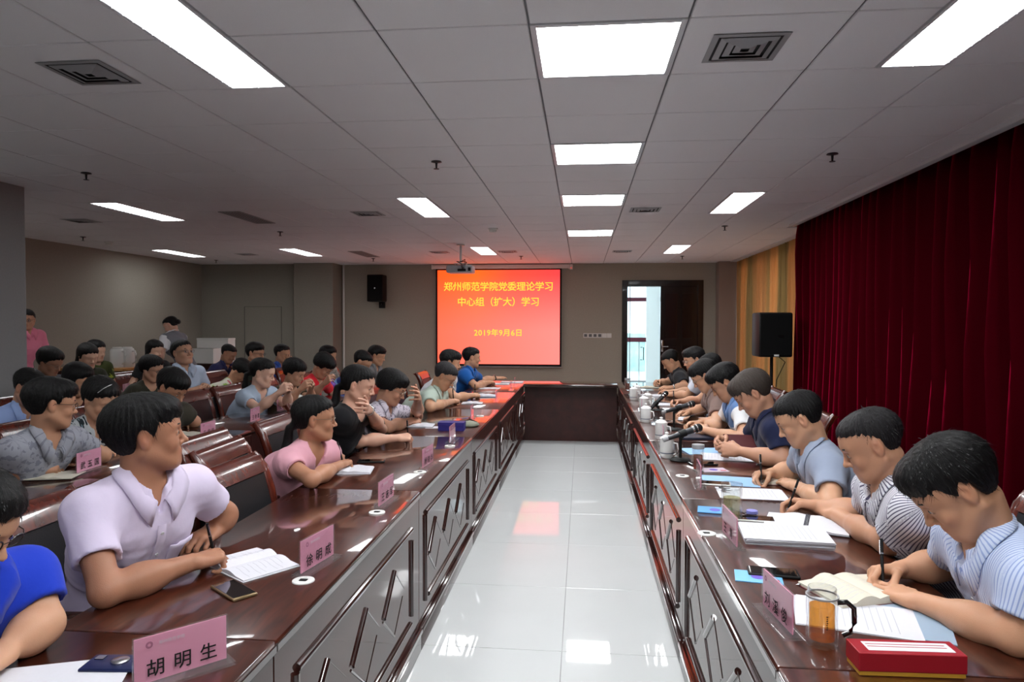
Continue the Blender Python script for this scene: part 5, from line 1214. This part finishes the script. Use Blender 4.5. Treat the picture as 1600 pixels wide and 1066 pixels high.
    if watch:
        for sd in ((1,) if watch[0] == 'l' else (-1,)):
            S0, E, W_, fd, pose, vis_ = arms[sd]; c_ = loc(W_-fd*.02); fdv = nrm(W_-E); b = MB(); u1 = nrm(np.cross(fdv, UZ)); u2 = np.cross(u1, fdv)
            rr2 = .0300 if not fem else .0270
            b.grid([[tuple(c_+(u1*math.cos(t_)+u2*math.sin(t_))*rr2+fdv*w_) for w_ in (-.007, .007)] for t_ in np.linspace(0, 2*math.pi, 25)])
            wo = b.build('wristwatch', M_METAL if 'm' in watch else M_BLACK, root, 60); md = wo.modifiers.new('s', 'SOLIDIFY'); md.thickness = .004; md.offset = 1
            tpn = c_+u2*(rr2+.002); MB().lathe([(0, .006), (.015, .006), (.017, 0), (0, 0)], 18, T=frame(tuple(u1), tuple(fdv), tuple(tpn)) ).build('watch_face', M_METAL, wo, 50)
    # legs
    if trou:
        L_ = Field(np.array([min(pel[0], pel[0]+Fw[0]*.5)-.28, min(pel[1], pel[1]+Fw[1]*.5)-.28, .03]), np.array([max(pel[0], pel[0]+Fw[0]*.5)+.28, max(pel[1], pel[1]+Fw[1]*.5)+.28, pel[2]+.12]), .018 if lod < 2 else .024)
        Lq = Lf; hip = pel-UZ*.02; I_ = np.array([Lq, Fw, UZ]); L_.ell(hip, I_, (.17, .13, .11), .02); feet = []
        for s_ in (1, -1):
            hp_ = hip+Lq*s_*.085; 
            if stand: kn = hp_+Lq*s_*.01-UZ*.42+Fw*.02; an_ = kn-UZ*(kn[2]-.09)-Fw*.02; L_.cap(hp_, kn, .085, .062, .04); L_.cap(kn, an_, .06, .05, .03)
            else: kn = hp_+Fw*.40+Lq*s_*.04; kn[2] = .50; an_ = kn+Fw*.02; an_ = np.array([an_[0], an_[1], .09]); L_.cap(hp_, kn, .082, .066, .04); L_.cap(kn, an_, .064, .05, .03)
            feet.append(an_)
        tme, TV = L_.mesh('trousers'); tme.vertices.foreach_set('co', (TV-base).astype(np.float32).ravel()); tme.update(); link('trousers', tme, root, None, 0, M_TROUS)
        for an_ in feet:
            c_ = loc(an_); T = frame(tuple(-Lq), tuple(Fw), (c_[0], c_[1], 0))
            MB().lathe([(0, 0), (.05, 0), (.052, .02), (.045, .05), (.03, .085), (0, .095)], 14, T=T @ Matrix.Translation((0, .05, 0)) @ Matrix.Diagonal((.85, 2.5, 1, 1))).build('shoe', M_SHOE, root, 50)
    # chair
    if not stand and mk_chair: chair(pel[0]+Fw[0]*.06, pel[1]+Fw[1]*.06, az if abs(az) > 90 else 0, 'chair under '+chair_lab(label))
    # pen
    if pen_:
        sd = -1 if pen_ == 'r' else 1; pk, hX, hY, hZ = pin[sd]; w_ = arms[sd][2]
        knk = w_+hY*.075+hZ*.02+hX*.03; d_ = nrm((knk-pk)+UZ*.05+hX*.0); tip = pk-d_*.028; 
        if tip[2] < TT+.012: tip = tip+d_*((TT+.012-tip[2])/max(.2, d_[2]))
        pen(tuple(tip), tuple(d_), 'pen in the writing hand of '+label.split(' person in ')[-1] if False else pen_lab(label))
    return root
def chair_lab(l): return 'the '+' '.join(l.split()[:9])
def pen_lab(l): return 'pen in the hand of '+' '.join(l.split()[:9])
def h3(px_, py_, z=.79): return tuple(on_z(px_, py_, z))
def hx(px_, py_, X): return tuple(on_x(px_, py_, X))
# ================================================================ THE PEOPLE
# right side, nearest first
person('person in pale blue striped shirt, nearest right, head bent over open notebook', hx(1492, 762, .985), 178, 168, 44, 0, rh=(h3(1372, 893, .80), 'write'), lh=(h3(1402, 926, .785), 'flat'), le=h3(1588, 996, .80), shirt='shirt', fab=fabric('blue_pin_shirt', (200, 212, 236), 'stripe', (150, 168, 214), 36), hair='full', lod=0, hs=1.06, buttons=True, pen_='r', skin=(190, 142, 112))
person('person in white shirt with dark stripes, second from front on the right, writing', hx(1362, 695, 1.0), 178, 166, 28, 0, rh=(h3(1247, 786, .80), 'write'), lh=(h3(1292, 797, .79), 'rest'), le=h3(1385, 846, .80), shirt='shirt', fab=fabric('dark_stripe_shirt', (214, 214, 222), 'stripe', (84, 80, 104), 34), hair='crew', hcol=(30, 28, 30), lod=0, hs=1.02, buttons=True, pen_='r', skin=(186, 138, 110))
person('person in grey-blue shirt, third on the right, writing in small notebook', hx(1249, 655, 1.0), 178, 168, 30, 0, rh=(h3(1185, 742, .80), 'write'), lh=(h3(1232, 754, .785), 'flat'), le=h3(1300, 790, .80), shirt='shirt', fab=fabric('grey_blue_shirt', (142, 152, 172)), hair='short', lod=0, hs=1.02, buttons=True, pen_='r', skin=(196, 150, 120))
person('person in navy polo, fourth on the right, grey-brown hair, holding a red book', hx(1176, 615, .99), 178, 172, 38, 0, rh=(h3(1122, 690, .83), 'hold'), lh=(h3(1134, 702, .83), 'hold'), le=h3(1225, 720, .80), shirt='polo', fab=fabric('navy_polo', (26, 32, 62)), hair='full', hcol=(66, 58, 53), lod=0, hs=1.06, skin=(190, 142, 116))
person('person in blue and white polo, fifth on the right, reading a sheet', hx(1133, 598, 1.0), 178, 172, 36, 0, rh=(h3(1080, 662, .81), 'rest'), lh=(h3(1092, 670, .81), 'hold'), le=h3(1165, 690, .80), shirt='polo', fab=fabric('blue_white_polo', (222, 222, 224), 'block', (96, 128, 178), .72), hair='full', lod=1, hs=1.05)
person('person in brown polo, sixth on the right, glasses, hands on papers', hx(1101, 588, 1.0), 178, 172, 34, 0, rh=(h3(1065, 645, .79), 'rest'), lh=(h3(1076, 654, .79), 'rest'), le=h3(1118, 668, .80), shirt='polo', fab=fabric('brown_polo', (128, 104, 96), 'hstripe', (112, 90, 84), 30), hair='full', lod=1, hs=1.05, glasses='metal', watch='l')
person('person in red blouse, seventh on the right, half hidden, writing', hx(1110, 574, 1.19), 178, 178, 30, 0, rh=(h3(1051, 628, .80), 'write'), sex='f', shirt='vneck', fab=fabric('red_blouse_r', (180, 24, 36)), hair='bob', lod=1, pen_='r', skin=(200, 152, 124))
person('person in white shirt and glasses, eighth on the right, beside the black tee shirt', hx(1084, 562, 1.15), 178, 190, 16, 0, rh=(h3(1040, 612, .79), 'rest'), lh=(h3(1045, 616, .79), 'rest'), shirt='shirt', fab=fabric('white_shirt_r', (216, 220, 232)), hair='full', lod=1, glasses='metal', hs=1.02)
person('person in black tee shirt, farthest on the right, looking down', hx(1048, 564, 1.07), 178, 178, 36, 0, rh=(h3(1024, 598, .82), 'hold'), lh=(h3(1040, 606, .79), 'rest'), shirt='polo', fab=fabric('black_tee', (38, 38, 42)), hair='short', lod=1, hs=1.05, watch='lm')
# red book and white sheet
p = on_z(1160, 703, .83); t = empty('red_book', 'dark red book held open by the navy polo man', 'book', (.86, 3.72, TT+.02), math.radians(60)); t.rotation_euler = (math.radians(62), 0, math.radians(-6)); p = on_z(1158, 711, TT); t.location = (p.x, p.y, TT+.006)
MB().box(-.10, .10, -.005, .12, 0, .004, .001).build('cover', mat('red_book_cover', S(88, 20, 28), .5), t); MB().box(-.096, .096, 0, .116, -.012, 0).build('pages', M_CREAM, t)
b = MB(); rr = random.Random(5)
for k in range(5):
    for q in range(4): b.box(-.05+k*.02, -.036+k*.02, .045+q*.004, .0465+q*.004, -.0135, -.012, T=Matrix.Rotation(rr.uniform(-.02, .02), 4, 'Z'))
b.build('writing', mat('gold_print', S(180, 140, 70), .4), t)
# left front row
person('person in royal blue polo, glasses, cut by the bottom left corner', hx(-52, 818, -1.36), -15, 5, 28, 0, lh=(h3(-30, 1040, .80), 'rest'), le=h3(70, 975, .81), rh=(h3(-120, 1050, .80), 'rest'), shirt='polo', fab=fabric('royal_blue_polo', (30, 60, 190)), hair='wavy', lod=1, glasses='dark', skin=(196, 148, 118), hs=1.0)
person('person in lilac short-sleeved shirt, watch and pen, looking towards the screen', hx(229, 680, -1.37), -22, 36, -4, 0, rh=(h3(335, 868, .81), 'write'), re=h3(165, 925, .80), lh=(h3(318, 838, .80), 'rest'), le=h3(350, 803, .85), shirt='shirt', fab=fabric('lilac_shirt', (214, 202, 226)), hair='full', lod=0, hs=1.04, buttons='pocket', pen_='r', watch='lm', skin=(168, 118, 92), hcol=(12, 11, 12))
person('person in pink blouse with thin glasses and tied hair, writing on left', hx(492, 655, -1.37), -18, 20, 2, 0, rh=(h3(540, 722, .80), 'write'), re=h3(487, 750, .80), lh=(h3(528, 712, .79), 'rest'), sex='f', shirt='blouse', fab=fabric('pink_blouse', (222, 164, 178)), hair='pony', lod=0, glasses='metal', pen_='r', skin=(178, 128, 100), hs=1.05, sleeve=.5)
person('person in black top resting cheek on hand, hair tied back', hx(560, 602, -1.38), -10, 2, 14, 0, rh=(h3(638, 683, .80), 'write'), re=h3(560, 690, .80), lh=(hx(573, 637, -1.25), 'cheek'), le=h3(596, 671, .81), sex='f', shirt='wide', fab=fabric('black_top', (20, 20, 24)), hair='pony', lod=0, pen_='r', watch='lm', skin=(206, 160, 138), hs=1.05, sleeve=.85)
person('person in patterned grey shirt, glasses, hand on forehead, writing', hx(612, 606, -1.42), -8, 0, 26, 0, rh=(h3(650, 656, .80), 'write'), re=h3(607, 668, .80), lh=(hx(653, 618, -1.16), 'cheek'), le=h3(652, 650, .81), sex='m', shirt='shirt', fab=fabric('grey_pattern_shirt', (196, 188, 200), 'speckle', (130, 124, 138), 60), hair='bowl', lod=1, glasses='metal', pen_='r', hs=1.06, skin=(188, 140, 114))
person('person in pale green polo with white-streaked hair, bent and writing', hx(695, 588, -1.27), -6, -2, 36, 0, rh=(h3(712, 626, .80), 'write'), re=h3(672, 637, .80), shirt='polo', fab=fabric('pale_green_polo', (172, 186, 174)), hair='short', hcol=(44, 42, 44), lod=1, glasses='metal', pen_='r', hs=1.05)
person('person in whitish shirt behind the pale green polo, dark parted hair', hx(704, 566, -1.38), -5, 8, 14, 0, rh=(h3(745, 617, .80), 'write'), re=h3(712, 622, .80), shirt='shirt', fab=fabric('white_shirt_l', (206, 206, 212)), hair='full', lod=1, pen_='r', hs=1.02)
person('person in bright blue polo before the screen, black wristband', hx(737, 559, -1.34), -5, 18, 6, 0, rh=(h3(768, 597, .80), 'rest'), re=h3(743, 603, .80), lh=(h3(780, 590, .83), 'flat'), shirt='polo', fab=fabric('bright_blue_polo', (30, 92, 168)), hair='short', lod=1, hs=1.03, watch='l')
# second row left
person('person in grey polo with glasses, second row left, face turned away', hx(80, 632, -2.70), -8, 50, 8, 0, rh=(h3(82, 730, .80), 'write'), re=h3(8, 740, .80), lh=(h3(86, 718, .80), 'rest'), shirt='polo', fab=fabric('grey_polo', (150, 152, 162), 'speckle', (120, 122, 134), 40), hair='full', lod=1, glasses='dark', pen_='r', skin=(186, 138, 110), hs=1.08)
person('person in leopard print blouse with hair clip, second row left', hx(157, 624, -2.80), -30, -16, 26, 0, rh=(h3(172, 702, .80), 'rest'), lh=(h3(180, 696, .80), 'rest'), sex='f', shirt='vneck', fab=fabric('leopard_blouse', (176, 182, 186), 'leopard', (36, 44, 50), 46, (110, 130, 140)), hair='crop', lod=1, skin=(200, 152, 124), hs=1.08, clip=[(.072, .045, .072), (.056, .052, .098), (.034, .055, .115), (.010, .055, .124)])
person('person in dark olive shirt, second row, head bent low', hx(269, 606, -2.88), -15, -12, 34, 0, rh=(h3(283, 662, .80), 'rest'), lh=(h3(288, 656, .80), 'rest'), shirt='shirt', fab=fabric('olive_shirt', (58, 54, 44)), hair='full', lod=1, skin=(180, 132, 106), hs=1.08)
person('person in light blue jacket over dark top, second row, long tied hair', hx(410, 583, -2.78), -22, 5, 16, 0, rh=(hx(446, 606, -2.44), 'hold'), lh=(hx(451, 603, -2.46), 'hold'), sex='f', shirt='jacket', fab=fabric('light_blue_jacket', (168, 184, 204)), hair='pony', lod=1, skin=(220, 176, 154), hs=1.1)
person('person in camouflage blouse with fringe, second row, holding a phone', hx(460, 582, -2.72), -15, -8, 22, 0, rh=(hx(478, 600, -2.44), 'hold'), lh=(hx(487, 598, -2.46), 'hold'), sex='f', shirt='vneck', fab=fabric('camo_blouse', (40, 44, 34), 'camo', (84, 72, 52), 22, (24, 26, 22)), hair='wavy', lod=1, skin=(192, 146, 120), hs=1.08, fringe=1)
person('person in bright red top, second row, bowing over a phone', hx(505, 572, -2.72), -15, -5, 44, 0, rh=(hx(514, 592, -2.50), 'hold'), sex='f', shirt='vneck', fab=fabric('red_top', (214, 32, 48)), hair='bowl', lod=1, skin=(196, 148, 122), hs=1.12)
person('person in black and white patterned top, far second row, half hidden', hx(513, 556, -3.35), -10, -5, 12, 0, shirt='tee', fab=fabric('bw_pattern', (190, 188, 180), 'speckle', (60, 60, 62), 50), hair='wavy', lod=2, hs=1.05)
person('person in blue and light blue striped polo, far second row', hx(566, 566, -2.60), -5, 0, 34, 0, shirt='polo', fab=fabric('blue_stripe_polo', (140, 172, 226), 'wide', (30, 50, 130), 3.2), hair='short', lod=2, hs=1.1)
person('person in grey shirt with wavy hair, beyond the striped polo', hx(589, 556, -2.78), -5, 0, 16, 0, shirt='shirt', fab=fabric('grey_far_shirt', (120, 120, 124)), hair='full', lod=2, hs=1.1)
# third row
person('person in light blue polo, third row by the pillar, looking down', hx(46, 606, -3.98), -10, -6, 28, 0, shirt='polo', fab=fabric('sky_polo', (148, 172, 222)), hair='short', lod=1, skin=(176, 130, 106), hs=1.1, mk_chair=False)
person('person with dark bob in the third row behind the leopard print', hx(122, 594, -4.02), -10, 0, 22, 0, sex='f', shirt='tee', fab=fabric('dark_red_top', (70, 26, 32)), hair='bob', lod=2, hs=1.12)
person('person in dark olive tee with short hair and glasses, third row', hx(237, 577, -4.12), -18, -6, 14, 0, sex='f', shirt='tee', fab=fabric('dark_olive_tee', (52, 50, 40)), hair='wavy', lod=1, glasses='dark', skin=(196, 150, 124), hs=1.1)
person('person in pale grey-blue polo and glasses looking up, third row', hx(285, 552, -4.05), -22, -22, -12, 0, rh=(hx(310, 606, -3.85), 'rest'), lh=(hx(322, 602, -3.85), 'rest'), shirt='polo', fab=fabric('pale_blue_polo', (176, 190, 212)), hair='short', lod=1, glasses='metal', skin=(190, 144, 118), hs=1.1)
person('person in white floral blouse bowing her head right down, third row', hx(376, 580, -3.85), 0, 0, 56, 0, sex='f', shirt='tee', fab=fabric('floral_blouse', (214, 212, 196), 'floral', (200, 90, 110), 14, (150, 190, 90)), hair='crop', lod=1, skin=(200, 150, 120), hs=1.15)
person('person in dark green shirt with glasses, third row near the column', hx(399, 552, -4.02), -15, -10, 8, 0, shirt='polo', fab=fabric('dark_green_shirt', (44, 52, 46)), hair='full', lod=2, glasses='dark', skin=(190, 142, 116), hs=1.08)
person('person in blue polo with hand before the mouth, third row', hx(441, 553, -4.15), -15, -8, 10, 0, rh=(hx(452, 562, -4.0), 'cheek'), shirt='polo', fab=fabric('mid_blue_polo', (62, 96, 180)), hair='short', lod=2, glasses='metal', hs=1.08)
# fourth row
person('person with thick dark hair and glasses behind the light blue polo', hx(78, 566, -5.1), -5, 0, 24, 0, shirt='shirt', fab=fabric('dark_shirt4', (50, 52, 60)), hair='wavy', lod=2, glasses='metal', skin=(170, 124, 100), hs=1.12)
person('person with long black hair and pale face, fourth row left', hx(137, 557, -5.2), -25, -25, 18, 0, sex='f', shirt='tee', fab=fabric('black_yellow', (40, 42, 30)), hair='long', lod=2, skin=(216, 172, 148), hs=1.15)
person('person in dark top with yellow pattern just behind the long-haired woman', hx(150, 549, -5.5), -15, -10, 8, 0, sex='f', shirt='tee', fab=fabric('dark_yellow', (60, 66, 30), 'floral', (150, 160, 60), 9, (60, 66, 30)), hair='long', lod=2, skin=(210, 166, 142), hs=1.08)
person('person with long dark hair seen between the short-haired woman and waitress', hx(242, 548, -5.1), -20, -20, 10, 0, sex='f', shirt='tee', fab=fabric('black_top4', (28, 28, 30)), hair='long', lod=2, skin=(210, 166, 142), hs=1.08)
person('person in dark violet-blue polo, fourth row, head bowed to the right', hx(357, 553, -4.9), -10, -5, 28, 0, shirt='polo', fab=fabric('violet_polo', (52, 54, 96)), hair='crew', lod=2, skin=(176, 130, 104), hs=1.08)
# standing
w_ = on_y(42, 500, 7.6)
person('person standing in a pink polo, half hidden behind the grey pillar', tuple(w_), -8, -58, 6, 0, shirt='polo', fab=fabric('pink_polo', (226, 130, 156)), hair='short', lod=1, glasses='dark', stand=True, skin=(190, 142, 116), lh=(tuple(Vector((w_.x+.02, w_.y+.24, .80))), 'rest'), rh=(tuple(Vector((w_.x+.04, w_.y-.24, .80))), 'rest'))
w_ = on_y(267, 508, 9.15)
person('person standing in white blouse and grey waistcoat, hair in a bun', tuple(w_), 168, 186, 30, 0, sex='f', shirt='vest', fab=fabric('grey_waistcoat', (116, 118, 126)), coll=fabric('white_collar', (228, 228, 232)), hair='bun', lod=1, stand=True, lean=24, skin=(206, 160, 138), lh=(tuple(on_y(247, 541, 9.0)), 'rest'), rh=(tuple(on_y(240, 545, 9.4)), 'rest'), sleeve=.05, tq=1, under=MATS['white_collar'])
